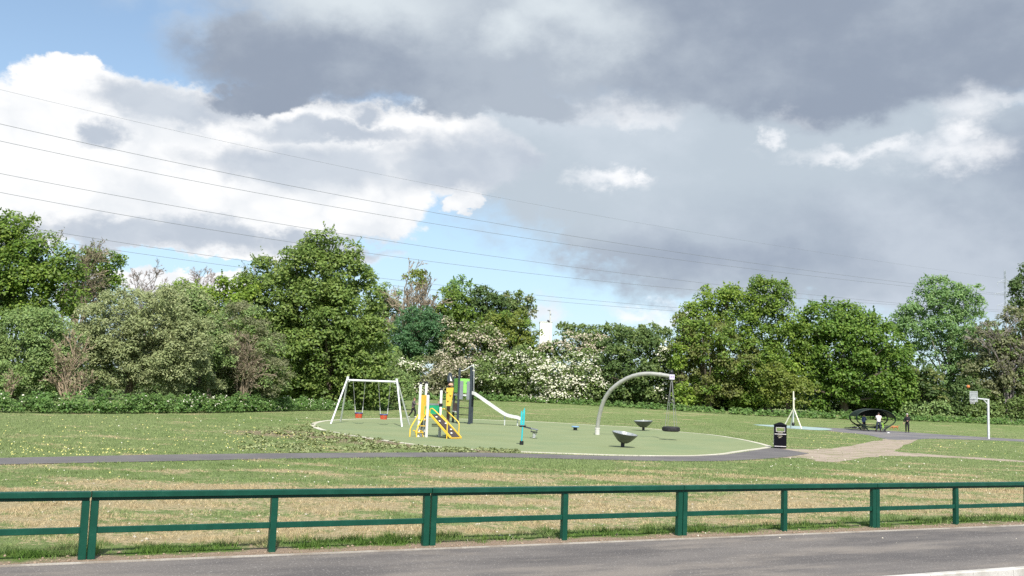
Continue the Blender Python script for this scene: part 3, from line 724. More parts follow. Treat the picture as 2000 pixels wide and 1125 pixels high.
MB().box(lift((W1 + W2) / 2, 0.42), (0.09, 0.25, 0.84)).build('step_riser', GREYP, t, world=True)

# ------------------------------------------------------------------ slide tower
p1, p2, p3, p4 = gp(893.5, 65.9), gp(916.5, 65.6), gp(921, 66.9), gp(884.5, 67.3)
ct = lift((p1 + p2 + p3 + p4) / 4, 0)
t = thing('slide_tower', 'dark-posted slide tower with lime green panels and long steel slide', 'slide', ct)
for p, hh, r in ((p1, 3.55, 0.075), (p2, 3.62, 0.082), (p3, 3.40, 0.075), (p4, 3.0, 0.07)):
    po = MB().bar(p - UP * 0.05, lift(p, hh), r * 2, r * 2, up=(1, 0, 0), ch=0.02).build('post', NAVY, t, world=True)
HP = 1.86
MB().slab([lift(p, HP - 0.09) for p in (p1, p2, p3, p4)], (0, 0, 0.08)).build('platform', GREYP, t, world=True)
def tpanel(name, a, b, k0, k1, z0, z1, m, th=0.035, fwd=0.0):
    dd = (b - a); dd.z = 0; nn = Vector((-dd.y, dd.x, 0)).normalized(); 
    if nn.y > 0: nn = -nn
    A0, B0 = a.lerp(b, k0) + nn * fwd, a.lerp(b, k1) + nn * fwd
    return MB().slab([lift(A0, z0), lift(B0, z0), lift(B0, z1), lift(A0, z1)], nn * th).build(name, m, t, world=True)
tpanel('platform_edge', p1, p2, 0.08, 0.92, HP - 0.08, HP + 0.02, STEEL)
tpanel('platform_edge', p4, p1, 0.05, 0.92, HP - 0.08, HP + 0.02, STEEL)
lp = tpanel('lime_panel', p1, p2, 0.08, 0.92, HP + 0.12, HP + 1.02, LIME)
tpanel('panel_slot', p1, p2, 0.60, 0.66, HP + 0.70, HP + 0.78, EMER, 0.012, 0.037)
tpanel('lime_panel', p4, p1, 0.05, 0.92, HP + 0.12, HP + 1.02, LIME)
tpanel('grey_fin', p1, p2, 0.12, 0.40, HP - 0.30, HP + 0.86, GREYP, 0.04, 0.06)
tpanel('grey_fin', p1, p2, 0.72, 0.97, HP - 0.30, HP + 0.86, GREYP, 0.04, 0.06)
MB().tube([lift(p4, HP + 0.96), lift(p1, HP + 0.90), lift(p2, HP + 0.86)], 0.022, 8).build('guard_rail', NAVY, t, True, True)
tpanel('play_counter', p4, p1, 0.0, 0.85, 0.78, 1.30, BROWNP)
tpanel('counter_shelf', p4, p1, 0.0, 0.85, 0.72, 0.77, STEEL, 0.16)
yt = 66.2
MB().tube([P(899.5, 724.5, yt), P(906, 723.6, yt), P(926, 711.5, yt), P(925.6, 716, yt), P(925.4, 766, yt + 0.4)], 0.022, 8).build('entry_hoop', STEEL, t, True, True)
for z in (0.55, 1.0, 1.45):
    MB().tube([lift(p4, z), lift(p3, z)], 0.025, 8).build('ladder_rung', NAVY, t, True, True)
# chute: trough cross-section swept down
cpx = [(919, 768.5), (926, 770.5), (935, 776.5), (950, 787), (965, 797.5), (978, 806.5), (986, 811.3), (994, 814.2), (1003, 816), (1011, 817.5), (1016, 820)]
yc = 66.4
path = [P(a, b, yc) for a, b in cpx]
prof = [(-0.27, 0.17), (-0.235, 0.17), (-0.215, 0.03), (-0.15, 0.0), (0.15, 0.0), (0.215, 0.03), (0.235, 0.17), (0.27, 0.17), (0.26, -0.03), (-0.26, -0.03)]
mb = MB(); vs = []; fs = []
for i, p in enumerate(path):
    dd = (path[min(i + 1, len(path) - 1)] - path[max(i - 1, 0)]).normalized(); sd = Vector((0, 1, 0)); nn = sd.cross(dd); nn = nn if nn.z > 0 else -nn
    for a, b in prof: vs.append(p + sd * a + nn * b)
k = len(prof)
for i in range(len(path) - 1):
    for j in range(k): fs.append((i * k + j, i * k + (j + 1) % k, (i + 1) * k + (j + 1) % k, (i + 1) * k + j))
mb.add(vs, fs); mb.build('chute', STEEL, t, True, True)
for q in (6, 9):
    MB().tube([path[q] - UP * 0.03, gxy(path[q].x, path[q].y) - UP * 0.05], 0.04, 8).build('chute_leg', GALV, t, True, True)

# ------------------------------------------------------------------ teal spinner post
c = at(1018.6, 869.6); 
t = thing('spinner_post', 'slim teal spinner post on a black base at the end of the slide', 'spinner', c)
MB().lathe([(0.0001, 0), (0.085, 0), (0.085, 0.17), (0.07, 0.185), (0.0001, 0.185)], 20).build('base', BLACK, t, True)
MB().tube([(0, 0, 0.18), (0.02, 0, 0.9)], 0.034, 12).build('pole', TEAL, t, True)
for x0, h0, h1 in ((-0.045, 0.84, 1.42), (0.055, 0.86, 1.50)):
    mb = MB(); mb.slab([(x0 - 0.04, -0.03, h0), (x0 + 0.04, -0.03, h0), (x0 + 0.045, -0.03, h1 - 0.05), (x0 + 0.02, -0.03, h1 + 0.06), (x0 - 0.03, -0.03, h1)], (0, 0.06, 0)); mb.build('fin', TEAL, t)
MB().tube([(0.07, 0, 1.45), (0.085, 0, 1.60)], [0.022, 0.012], 8).build('tip', TEAL, t, True)
MB().tube([(-0.13, 0, 0.82), (0.16, 0, 0.82)], 0.05, 10).build('foot_bar', BLACK, t, True)

# ------------------------------------------------------------------ spring rocker beyond it
c = at(1041, 856.5)
t = thing('spring_rocker', 'dark see-saw rocker with sprung steel foot right of the teal post', 'see-saw', c)
sc_ = c.y / FPX
def L(px, py): return ((px - 1041) * sc_, 0, (856.5 - py) * sc_)
MB().bar(L(1023, 834.5), L(1050, 840), 0.10, 0.07).build('beam', NAVY, t)
MB().box(L(1043, 838.3), (0.34, 0.30, 0.05), Matrix.Rotation(0.15, 3, 'Y')).build('seat', GREYP, t)
MB().bar(L(1036, 843), L(1049, 844.2), 0.28, 0.04).build('foot_plate', BLACK, t)
MB().tube([L(1037, 845), L(1037, 836.5), (L(1037, 836)[0], 0.12, L(1037, 836)[2])], 0.016, 8).build('handle', GALV, t, True)
hel = [Vector((math.cos(a) * 0.075, math.sin(a) * 0.075, 0.02 + 0.29 * a / (2 * math.pi * 5))) + Vector(L(1042.5, 856.5)) for a in np.linspace(0, 2 * math.pi * 5, 60)]
MB().tube(hel, 0.016, 6).build('spring', GALV, t, True)
MB().box((0.04, 0, 0.012), (0.34, 0.26, 0.024)).build('ground_plate', BLACK, t)
MB().tube([L(1047.5, 838), L(1047.5, 846), L(1046, 851)], 0.014, 8).build('stay', GALV, t, True)

# ------------------------------------------------------------------ small blue disc seat
c = at(1123.5, 841)
t = thing('disc_spinner', 'small round pale blue spinner seat on a short black stub', 'spinner', c)
MB().lathe([(0.0001, -0.05), (0.12, -0.05), (0.12, 0.19), (0.0001, 0.19)], 18).build('stub', BLACK, t, True)
MB().lathe([(0.0001, 0.19), (0.20, 0.19), (0.245, 0.215), (0.245, 0.25), (0.20, 0.275), (0.06, 0.255), (0.0001, 0.25)], 24).build('seat', BLUE, t, True)

# ------------------------------------------------------------------ bowl spinners
def bowl(px, py, R0, depth, ht, tilt, label):
    c = at(px, py); t = thing('bowl_spinner', label, 'spinner', c, group='grey bowl spinners')
    MB().lathe([(0.0001, -0.05), (0.095, -0.05), (0.085, 0.02), (0.085, ht + 0.06), (0.0001, ht + 0.06)], 20).build('pedestal', BLACK, t, True)
    M = tilt
    prof = [(0.08 + (R0 - 0.08) * k ** 0.75, ht + depth * k ** 1.25) for k in [i / 12 for i in range(13)]]
    out = [(0.0001, ht)] + prof + [(R0 + 0.012, ht + depth + 0.012), (R0 - 0.02, ht + depth + 0.02)]
    MB().lathe(out, 40, M).build('bowl', DISH, t, True)
    inn = [(R0 - 0.021, ht + depth + 0.021)] + [(max(0.0001, r - 0.03), z + 0.025) for r, z in reversed(prof)] + [(0.0001, ht + 0.025)]
    MB().lathe(inn, 40, M).build('inner_lining', DISHIN, t, True)
    MB().lathe([(0.03, ht + 0.02), (0.03, ht + depth + 0.05), (0.045, ht + depth + 0.06), (0.045, ht + depth + 0.09), (0.0001, ht + depth + 0.095)], 14, M).build('centre_grip', WHITEP, t, True)
bowl(1216, 874.3, 0.575, 0.43, 0.20, (Matrix.Rotation(R(7.2), 3, 'Y') @ Matrix.Rotation(R(5.5), 3, 'X')), 'grey bowl spinner tipped to the right, nearest the path')
bowl(1256.5, 841.7, 0.62, 0.42, 0.22, (Matrix.Rotation(R(-2.0), 3, 'Y') @ Matrix.Rotation(R(2), 3, 'X')), 'grey bowl spinner standing level, farther off beside the hanging tyre')

# ------------------------------------------------------------------ cantilever arch and tyre
cb = at(1166.5, 849.5); tg = at(1309, 860)
ye = tg.y
t = thing('swing_arch', 'curved grey steel arch reaching over the hanging tyre', 'swing arch', cb)
ap = [(1166.6, 842, 0), (1167.5, 830, 0.02), (1169.3, 817, 0.06), (1174.8, 795.6, 0.14), (1179.5, 782.5, 0.20), (1185.6, 771.6, 0.26), (1193, 761.8, 0.33), (1202.4, 753.4, 0.40), (1212.5, 746, 0.46), (1224, 739.4, 0.52), (1236, 734.6, 0.60), (1248, 731.6, 0.67), (1260, 730.2, 0.74), (1272, 730.0, 0.81), (1290, 731.8, 0.90), (1311, 734.8, 1.0)]
pts = [P(a, b, cb.y + (ye - cb.y) * k) for a, b, k in ap]
ARCHM = mat('arch_steel', (0.40, 0.40, 0.37), 0.5, metal=0.2, wear=0.3, dirt=(0.33, 0.30, 0.25))
MB().tube(pts, [0.115] * (len(pts) - 3) + [0.112, 0.105, 0.10], 16).build('arch_tube', ARCHM, t, True, True)
for i in (6, 14):
    MB().tube([pts[i].lerp(pts[i + 1], -0.1), pts[i].lerp(pts[i + 1], 0.12)], 0.121, 16).build('joint_collar', ARCHM, t, True, True)
MB().lathe([(0.0001, -0.05), (0.135, -0.05), (0.135, 0.33), (0.15, 0.34), (0.15, 0.40), (0.112, 0.41)], 20).build('base_collar', mat('collar_pale', (0.55, 0.54, 0.50), 0.6, wear=0.3), t, True)
pe = P(1312, 736.3, ye)
MB().box(pe, (0.26, 0.25, 0.26)).build('head_box', LILAC, t, world=True)
for dx in (-0.055, 0.055):
    MB().box(pe + Vector((dx, -0.128, 0.0)), (0.06, 0.008, 0.10)).build('number_mark', PURPLE, t, world=True)
MB().tube([pe - UP * 0.12, pe - UP * 0.26], [0.06, 0.05], 12).build('swivel', CHAIN, t, True, True)
MB().ball(pe + UP * 0.24 + Vector((-0.02, 0, 0)), 0.12, 12, (1, 1, 1.2)).build('bearing_cover', BLACK, t, True, True)
tc_ = P(1310.5, 838, ye)
t2 = thing('tyre_swing', 'black tyre hanging flat on four chains below the arch', 'tyre swing', tc_)
prof = []
for k in range(16):
    a = 2 * math.pi * k / 16; prof.append((0.335 + 0.135 * math.copysign(abs(math.cos(a)) ** 0.7, math.cos(a)), 0.135 * math.copysign(abs(math.sin(a)) ** 0.7, math.sin(a))))
prof.append(prof[0])
MB().lathe(prof, 32).build('tyre', TYRE, t2, True)
mb = MB()
for k in range(40):
    a = 2 * math.pi * k / 40; M = Matrix.Rotation(a, 3, 'Z')
    mb.box(M @ Vector((0.470, 0, 0)), (0.014, 0.045, 0.17), M)
mb.build('tread', TYRE, t2)
sw = pe - UP * 0.24 - tc_
for a in (20, 110, 200, 290):
    lo = Vector((math.cos(R(a)) * 0.36, math.sin(R(a)) * 0.36, 0.12)); MB().tube([lo, lo.lerp(Vector((sw.x + math.cos(R(a)) * .04, sw.y + math.sin(R(a)) * .04, sw.z)), 1.0)], 0.011, 6).build('chain', CHAIN, t2)

# ------------------------------------------------------------------ litter bin
c = at(1523.5, 875.8)
t = thing('litter_bin', 'black square litter bin with pointed lid beside the earth track', 'litter bin', c, (0, 0, R(-12.5)))
BW, BD, BH = 0.60, 0.56, 1.14
shell = MB(); th = 0.03
def wallbox(mb, x0, x1, y0, y1, z0, z1): mb.box(((x0 + x1) / 2, (y0 + y1) / 2, (z0 + z1) / 2), (x1 - x0, y1 - y0, z1 - z0))
hx, hy = BW / 2, BD / 2
BINM = mat('bin_black', (0.006, 0.006, 0.009), 0.6, spec=0.06)
mb = MB(); wallbox(mb, -hx, hx, -hy, hy, 0.05, 0.70); mb.build('lower_body', BINM, t)
mb = MB()
for y0, y1 in ((-hy, -hy + th), (hy - th, hy)):
    wallbox(mb, -hx, hx, y0, y1, 0.705, 0.845); wallbox(mb, -hx, hx, y0, y1, 1.035, BH)
    wallbox(mb, -hx, -0.20, y0, y1, 0.846, 1.034); wallbox(mb, 0.20, hx, y0, y1, 0.846, 1.034)
wallbox(mb, -hx, -hx + th, -hy + th + .001, hy - th - .001, 0.705, BH); wallbox(mb, hx - th, hx, -hy + th + .001, hy - th - .001, 0.705, BH)
hood = mb.build('hood', BINM, t)
mb = MB(); 
for x0, x1, z0, z1 in ((-0.215, -0.198, 0.83, 1.05), (0.198, 0.215, 0.83, 1.05), (-0.197, 0.197, 1.033, 1.05), (-0.197, 0.197, 0.83, 0.847)): wallbox(mb, x0, x1, -hy - 0.012, -hy - 0.001, z0, z1)
mb.build('opening_trim', SILV, t)
mb = MB(); mb.add([(-hx - .02, -hy - .02, BH + .002), (hx + .02, -hy - .02, BH + .002), (hx + .02, hy + .02, BH + .002), (-hx - .02, hy + .02, BH + .002), (-hx - .02, -hy - .02, BH + .03), (hx + .02, -hy - .02, BH + .03), (hx + .02, hy + .02, BH + .03), (-hx - .02, hy + .02, BH + .03), (-0.06, -0.06, BH + 0.15), (0.06, -0.06, BH + 0.15), (0.06, 0.06, BH + 0.15), (-0.06, 0.06, BH + 0.15)],
   [(3, 2, 1, 0), (0, 1, 5, 4), (1, 2, 6, 5), (2, 3, 7, 6), (3, 0, 4, 7), (4, 5, 9, 8), (5, 6, 10, 9), (6, 7, 11, 10), (7, 4, 8, 11), (8, 9, 10, 11)]); mb.build('lid', BINM, t)
for z in (0.715, 0.115):
    MB().box((0.0, -hy - 0.006, z), (BW * 0.94, 0.010, 0.032)).build('band', SILV, t)
MB().box((0, 0, 0.022), (BW * 0.9, BD * 0.9, 0.056)).build('plinth', BLACK, t)
MB().box((-hx - 0.012, -0.05, 0.60), (0.02, 0.04, 0.9)).build('lit_side_strip', SILV, t)  # pale strip standing in for sunlight on the bin's left side
def text(s, size, loc, m, parent, rot=(math.pi / 2, 0, 0)):
    cu_ = bpy.data.curves.new('lettering', 'FONT'); cu_.body = s; cu_.size = size; cu_.align_x = 'CENTER'; cu_.align_y = 'CENTER'; cu_.extrude = 0.002
    o = bpy.data.objects.new('lettering', cu_); col.objects.link(o); bpy.context.view_layer.update()
    me = bpy.data.meshes.new_from_object(o.evaluated_get(bpy.context.evaluated_depsgraph_get())); bpy.data.objects.remove(o)
    me.materials.clear(); me.materials.append(m)
    o = bpy.data.objects.new('lettering', me); col.objects.link(o); o.parent = parent; o.location = loc; o.rotation_euler = rot; return o
text('LITTER', 0.075, (0.0, -hy - 0.004, 0.785), GOLD, t); text('LITTER', 0.075, (-0.02, -hy - 0.004, 0.615), GOLD, t); text('BIN', 0.075, (-0.02, -hy - 0.004, 0.545), GOLD, t)

# ------------------------------------------------------------------ tripod with hanging pendulum on the blue pad
lb, lc_ = at(1529.5, 835), at(1566, 837.5)
apx = P(1550.3, 797.5, (lb.y + lc_.y) / 2)
ctr = lift((lb + lc_) / 2, 0)
t = thing('tripod_pole', 'pale steel tripod with tall mast and hanging weight on the blue pad', 'play post', ctr)
CREAMP = mat('cream_paint', (0.66, 0.64, 0.50), 0.5)
for f in (lb, lc_, gxy(ctr.x + 0.45, ctr.y + 2.2)):
    MB().tube([f - UP * 0.05, apx], 0.06, 10).build('leg', CREAMP, t, True, True)
MB().tube([apx - UP * 0.1, P(1549.7, 764, apx.y)], [0.085, 0.06], 10).build('mast', CREAMP, t, True, True)
MB().tube([apx - UP * 0.15, P(1549.4, 826, apx.y)], 0.05, 8).build('pendulum_rod', GALV, t, True, True)
MB().ball(P(1549.2, 828.5, apx.y), 0.14, 12, (1, 1, 1.2)).build('pendulum_weight', BLACK, t, True, True)
MB().box(P(1551.2, 779, apx.y), (0.12, 0.12, 0.2)).build('mast_bracket', GALV, t, world=True)

# ------------------------------------------------------------------ basketball hoop and ball
c = at(1931, 857.3)
t = thing('basketball_post', 'galvanised basketball post with bracket arm and perforated grey backboard', 'basketball hoop', c)
zt = 3.20
top = Vector((-0.02, 0, zt))
MB().bar((0, 0, -0.05), top, 0.15, 0.15, up=(1, 0, 0), ch=0.01).build('pole', GALV, t)
arm = P(1908.5, 778, c.y - 0.35) - c
MB().bar(top - UP * 0.05 + Vector((0.07, 0, 0)), arm, 0.10, 0.10, ch=0.01).build('arm', GALV, t)
MB().bar(Vector((-0.02, 0, zt - 0.46)), (top - UP * 0.08).lerp(arm, 0.45), 0.06, 0.06).build('brace', GALV, t)
bx = Vector((0.72, -0.69, 0)).normalized(); bn_ = Vector((-0.69, -0.72, 0)).normalized()
bc = arm + bn_ * 0.10 + UP * 0.10 + Vector((-0.24, 0.0, 0))
BOARD = mat('backboard_grey', (0.50, 0.52, 0.52), 0.5, wear=0.2, wscale=12, dirt=(0.33, 0.35, 0.35))
MB().slab([bc - bx * 0.31 - UP * 0.40, bc + bx * 0.31 - UP * 0.40, bc + bx * 0.31 + UP * 0.46, bc - bx * 0.31 + UP * 0.46], bn_ * 0.03).build('backboard', BOARD, t)
mb = MB()
for k in range(6):
    for j in range(6):
        if 1 <= k <= 4 and 0 <= j <= 2: continue
        mb.box(bc + bx * (-0.25 + k * 0.10) + UP * (-0.32 + j * 0.14) + bn_ * 0.033, (0.04, 0.04, 0.04))
mb.build('board_holes', GREYP, t)
MB().box(arm + Vector((-0.16, 0, 0.03)), (0.30, 0.10, 0.16)).build('board_mount', GALV, t)
rcn = bc + bn_ * 0.28 - UP * 0.20
MB().tube([rcn + Vector((math.cos(a) * 0.22, math.sin(a) * 0.22, 0)) for a in np.linspace(0, 2 * math.pi, 20, endpoint=False)], 0.018, 6, closed=True).build('ring', NAVY, t, True)
mb = MB()
for k in range(10):
    a0 = 2 * math.pi * k / 10
    for sg in (1, -1):
        a1 = a0 + sg * 0.5; mb.tube([rcn + Vector((math.cos(a0) * .21, math.sin(a0) * .21, 0)), rcn + Vector((math.cos(a1) * .15, math.sin(a1) * .15, -0.36))], 0.007, 4)
mb.build('net', mat('net_white', (0.6, 0.6, 0.6), 0.7), t)
MB().bar(bc - UP * 0.22 + bn_ * 0.03, rcn - bn_ * 0.2, 0.10, 0.03).build('ring_bracket', NAVY, t)
pbk = P(1891, 755, c.y - 0.6)
bal = thing('basketball', 'orange basketball in the air above the backboard', 'ball', pbk)
MB().ball((0, 0, 0), 0.135, 16).build('ball_skin', mat('ball_orange', (0.60, 0.20, 0.06), 0.55), bal, True)
mb = MB()
for ax in ('X', 'Y'):
    M = Matrix.Rotation(R(35), 3, 'Z') @ Matrix.Rotation(R(90), 3, ax); mb.tube([M @ Vector((math.cos(a) * .1355, math.sin(a) * .1355, 0)) for a in np.linspace(0, 2 * math.pi, 24, endpoint=False)], 0.003, 4, closed=True)
mb.build('seams', BLACK, bal)

# ------------------------------------------------------------------ youth shelter: two oval hoops, roof skin, bench
ysf, ysb = 90.5, 93.0
SHG = mat('shelter_green_black', (0.008, 0.017, 0.013), 0.45, spec=0.2, wear=0.08, dirt=(0.06, 0.08, 0.07))
cs = gp(1711, (ysf + ysb) / 2)
t = thing('youth_shelter', 'dark oval-hooped shelter with curved roof beside the ball court', 'shelter', cs)
k_ = ysf / FPX
cf = gp(1711, ysf); cf.z += 1.12
sft = Vector((0.22, ysb - ysf, (gz(cf.x, ysb) - gz(cf.x, ysf))))
def hoop(c0, a): return c0 + Vector((1.72 * math.cos(a), 0, 0.80 * math.sin(a)))
for c0 in (cf, cf + sft):
    MB().tube([hoop(c0, a) for a in np.linspace(0, 2 * math.pi, 48, endpoint=False)], 0.055, 8, closed=True).build('hoop', SHG, t, True, True)
    for s in (-1, 1):
        q0 = hoop(c0, R(270 + s * 38)); g0 = Vector((c0.x + s * 0.60, c0.y, gz(c0.x, c0.y) - 0.03))
        MB().tube([hoop(c0, R(270 + s * 60)), q0.lerp(g0, 0.35), g0], 0.05, 8).build('foot', SHG, t, True, True)
rf = MB(); an = np.linspace(R(8), R(172), 24)
A1 = [hoop(cf - Vector((0, 0.12, 0)), a) + UP * 0.02 for a in an]; B1 = [hoop(cf + sft + Vector((0, 0.1, 0)), a) + UP * 0.02 for a in an]
n = len(an); off = [((a - cf) * 0.985 + cf) for a in A1]; off2 = [((b - (cf + sft)) * 0.985 + cf + sft) for b in B1]
rf.add(A1 + B1 + off + off2, [(i, i + 1, n + i + 1, n + i) for i in range(n - 1)] + [(2 * n + i, 3 * n + i, 3 * n + i + 1, 2 * n + i + 1) for i in range(n - 1)] + [(i, 2 * n + i, 2 * n + i + 1, i + 1) for i in range(n - 1)] + [(n + i, n + i + 1, 3 * n + i + 1, 3 * n + i) for i in range(n - 1)])
rf.build('roof', SHG, t, True, True)
bk = MB(); an = np.linspace(R(15), R(165), 20); cB = cf + sft
bk.slab([hoop(cB, a) + Vector((0, 0.12, -0.05)) for a in an], (0, 0.02, 0)); bk.build('back_panel', SHG, t, world=True)
for yy in (0.5, 1.3, 2.0):
    MB().bar(cf + Vector((-1.45, yy, -0.58)), cf + Vector((1.2, yy, -0.58)), 0.14, 0.05).build('bench_slat', SHG, t, world=True)

# ------------------------------------------------------------------ bicycles
def bicycle(loc, rot, fm, label):
    t = thing('bicycle', label, 'bicycle', loc, rot)
    for x in (-0.5, 0.5):
        w = thing('wheel', None, None); w.parent = t; w.location = (x, 0, 0.33)
        MB().tube([Vector((math.cos(a) * .31, 0, math.sin(a) * .31)) for a in np.linspace(0, 2 * math.pi, 24, endpoint=False)], 0.024, 6, closed=True).build('tyre', TYRE, w, True)
        mb = MB()
        for k in range(12):
            a = 2 * math.pi * k / 12; mb.tube([(0, 0, 0), (math.cos(a) * .30, 0, math.sin(a) * .30)], 0.003, 3)
        mb.build('spokes', GALV, w)
    A_, B_, C_, D_, E_ = (-0.5, 0, .33), (-0.10, 0, .30), (-0.22, 0, .78), (0.33, 0, .80), (0.36, 0, .66)
    mb = MB()
    for p, q in ((B_, C_), (C_, D_), (B_, E_), (A_, B_), (A_, C_), (D_, E_)): mb.tube([p, q], 0.019, 6)
    mb.build('frame', fm, t, True)
    MB().tube([E_, (0.5, 0, .33)], 0.018, 6).build('fork', fm, t, True)
    MB().tube([D_, (0.30, 0, .94), (0.36, 0, .96)], 0.015, 6).build('stem', BLACK, t, True)
    MB().tube([(0.30, -0.29, .97), (0.36, 0, .96), (0.30, 0.29, .97)], 0.014, 6).build('handlebar', BLACK, t, True)
    MB().tube([C_, (-0.25, 0, .89)], 0.014, 6).build('seat_post', GALV, t, True)
    mb = MB(); mb.slab([(-0.40, -0.07, .89), (-0.40, 0.07, .89), (-0.24, 0.04, .89), (-0.12, 0.015, .89), (-0.12, -0.015, .89), (-0.24, -0.04, .89)], (0, 0, .05)); mb.build('saddle', BLACK, t)
    MB().lathe([(0.0001, -0.01), (0.09, -0.01), (0.09, 0.01), (0.0001, 0.01)], 16, Matrix.Rotation(math.pi / 2, 3, 'X'), (-0.10, 0.03, .30)).build('chainring', GALV, t)
    MB().tube([(-0.10, 0.06, .30), (0.02, 0.06, .18)], 0.012, 6).build('crank', GALV, t); MB().tube([(-0.10, -0.06, .30), (-0.22, -0.06, .42)], 0.012, 6).build('crank', GALV, t)
    return t
q = gp(1728, 90.1); bicycle(q, (R(-14), 0, R(62)), mat('bike_green', (0.34, 0.62, 0.06), 0.35), 'bright green bicycle leaning at the right foot of the shelter')
q = at(1662, 837.5); q.z += 0.05; bicycle(q, (R(84), 0, R(10)), mat('bike_dark', (0.03, 0.03, 0.035), 0.4), 'dark bicycle lying on the ground, left of the shelter')
q = at(1678, 838); q.z += 0.05; bicycle(q, (R(80), 0, R(-25)), mat('bike_grey', (0.08, 0.085, 0.09), 0.4), 'dark grey bicycle lying flat under the shelter hoop')
q = at(1735.6, 846.5)
t = thing('drinks_bottle', 'small white bottle lying on the ball court tarmac', 'bottle', q + UP * 0.045, (0, 0, 0.4))
My = Matrix.Rotation(math.pi / 2, 3, 'Y')
MB().lathe([(0.0001, -0.14), (0.045, -0.14), (0.045, 0.05), (0.02, 0.10), (0.02, 0.12)], 14, My).build('bottle_body', mat('bottle_white', (0.75, 0.76, 0.76), 0.35), t, True)
MB().lathe([(0.024, 0.12), (0.024, 0.15), (0.0001, 0.15)], 12, My).build('cap', BLUE, t)
# ------------------------------------------------------------------ people and the dog (one skinned body each, clothes as children)
def skin(name, V, E, m, parent, sub=1, flat=None):
    keys = list(V.keys()); me = bpy.data.meshes.new(name); me.from_pydata([V[k][0] for k in keys], [], [(keys.index(a), keys.index(b)) for a, b in E])
    o = bpy.data.objects.new(name, me); col.objects.link(o)
    sm = o.modifiers.new('Skin', 'SKIN'); sm.use_smooth_shade = True
    for i, k in enumerate(keys):
        r = V[k][1]; r = r if hasattr(r, '__len__') else (r, r)
        me.skin_vertices[0].data[i].radius = r; me.skin_vertices[0].data[i].use_root = (i == 0)
    ss_ = o.modifiers.new('Sub', 'SUBSURF'); ss_.levels = sub; ss_.render_levels = sub
    dg = bpy.context.evaluated_depsgraph_get(); me2 = bpy.data.meshes.new_from_object(o.evaluated_get(dg)); bpy.data.objects.remove(o)
    me2.name = name; me2.materials.clear(); me2.materials.append(m); me2.shade_smooth()
    o = bpy.data.objects.new(name, me2); col.objects.link(o); o.parent = parent
    return o
SKIN = mat('skin', (0.50, 0.30, 0.22), 0.5)
def person(label, loc, h, face, shirt, trousers, hair, shoes=BLACK, pose=None, sleeves=True, hat=None):
    """face: heading in degrees, 0 = towards the camera"""
    t = thing('person', label, 'person', loc, (0, 0, R(face)))
    J = dict(pel=(0, 0, .95), spine=(0, .01, 1.14), chest=(0, .01, 1.34), neck=(0, .01, 1.49), hb=(0, -.005, 1.57), hm=(0, -.01, 1.64), ht=(0, 0, 1.71),
             hl=(.095, 0, .92), hr=(-.095, 0, .92), kl=(.11, -.02, .50), kr=(-.11, -.02, .50), al=(.115, .03, .09), ar=(-.115, .03, .09), tl=(.13, -.13, .035), tr=(-.13, -.13, .035),
             sl=(.175, .01, 1.41), sr=(-.175, .01, 1.41), el=(.235, .03, 1.14), er=(-.235, .03, 1.14), wl=(.245, -.06, .90), wr=(-.245, -.06, .90))
    if pose: J.update(pose)
    k = h / 1.80; J = {a: Vector(b) * k for a, b in J.items()}
    Rr = dict(pel=.135, spine=(.13, .10), chest=(.155, .11), neck=.055, hb=.075, hm=.095, ht=.075, hl=.085, hr=.085, kl=.056, kr=.056, al=.04, ar=.04, tl=.035, tr=.035, sl=.055, sr=.055, el=.040, er=.040, wl=.028, wr=.028)
    def rad(n, e=0.0):
        r = Rr[n]; return tuple((q + e) * k for q in r) if hasattr(r, '__len__') else (r + e) * k
    E = [('pel', 'spine'), ('spine', 'chest'), ('chest', 'neck'), ('neck', 'hb'), ('hb', 'hm'), ('hm', 'ht'), ('pel', 'hl'), ('pel', 'hr'), ('hl', 'kl'), ('hr', 'kr'), ('kl', 'al'), ('kr', 'ar'), ('al', 'tl'), ('ar', 'tr'), ('chest', 'sl'), ('chest', 'sr'), ('sl', 'el'), ('sr', 'er'), ('el', 'wl'), ('er', 'wr')]
    body = skin('body', {n: (J[n], rad(n)) for n in Rr}, E, SKIN, t)
    # shirt
    V = {n: (J[n], rad(n, .045)) for n in ('spine', 'chest', 'sl', 'sr')}; V['spine'] = (J['spine'], (.185 * k, .155 * k)); V['chest'] = (J['chest'], (.205 * k, .165 * k)); V['waist'] = (J['pel'] - Vector((0, 0, .05 * k)), (.185 * k, .155 * k))
    V['nk'] = (J['chest'].lerp(J['neck'], .95), .085 * k)
    e2 = [('spine', 'waist'), ('spine', 'chest'), ('chest', 'nk'), ('chest', 'sl'), ('chest', 'sr')]
    for s in 'lr':
        if sleeves: V['e' + s] = (J['e' + s], .070 * k); V['w' + s] = (J['e' + s].lerp(J['w' + s], .9), .052 * k); e2 += [('s' + s, 'e' + s), ('e' + s, 'w' + s)]
        else: V['e' + s] = (J['s' + s].lerp(J['e' + s], .7), .085 * k); e2 += [('s' + s, 'e' + s)]
    skin('shirt', V, e2, shirt, t)
    V = {'pel': (J['pel'], (.175 * k, .15 * k)), 'wb': (J['pel'].lerp(J['spine'], .5), (.165 * k, .135 * k))}; e3 = [('pel', 'wb')]
    for s in 'lr':
        V['h' + s] = (J['h' + s], .115 * k); V['k' + s] = (J['k' + s], .085 * k); V['a' + s] = (J['k' + s].lerp(J['a' + s], 1.0), .068 * k); e3 += [('pel', 'h' + s), ('h' + s, 'k' + s), ('k' + s, 'a' + s)]
    skin('trousers', V, e3, trousers, t)
    for s in 'lr':
        a, b = J['a' + s], J['t' + s]
        skin('shoe', {'a': (a - Vector((0, 0, .03 * k)), .070 * k), 'b': (a.lerp(b, .55) - Vector((0, 0, .01 * k)), .066 * k), 'c': (b + (b - a) * .12, .056 * k)}, [('a', 'b'), ('b', 'c')], shoes, t)
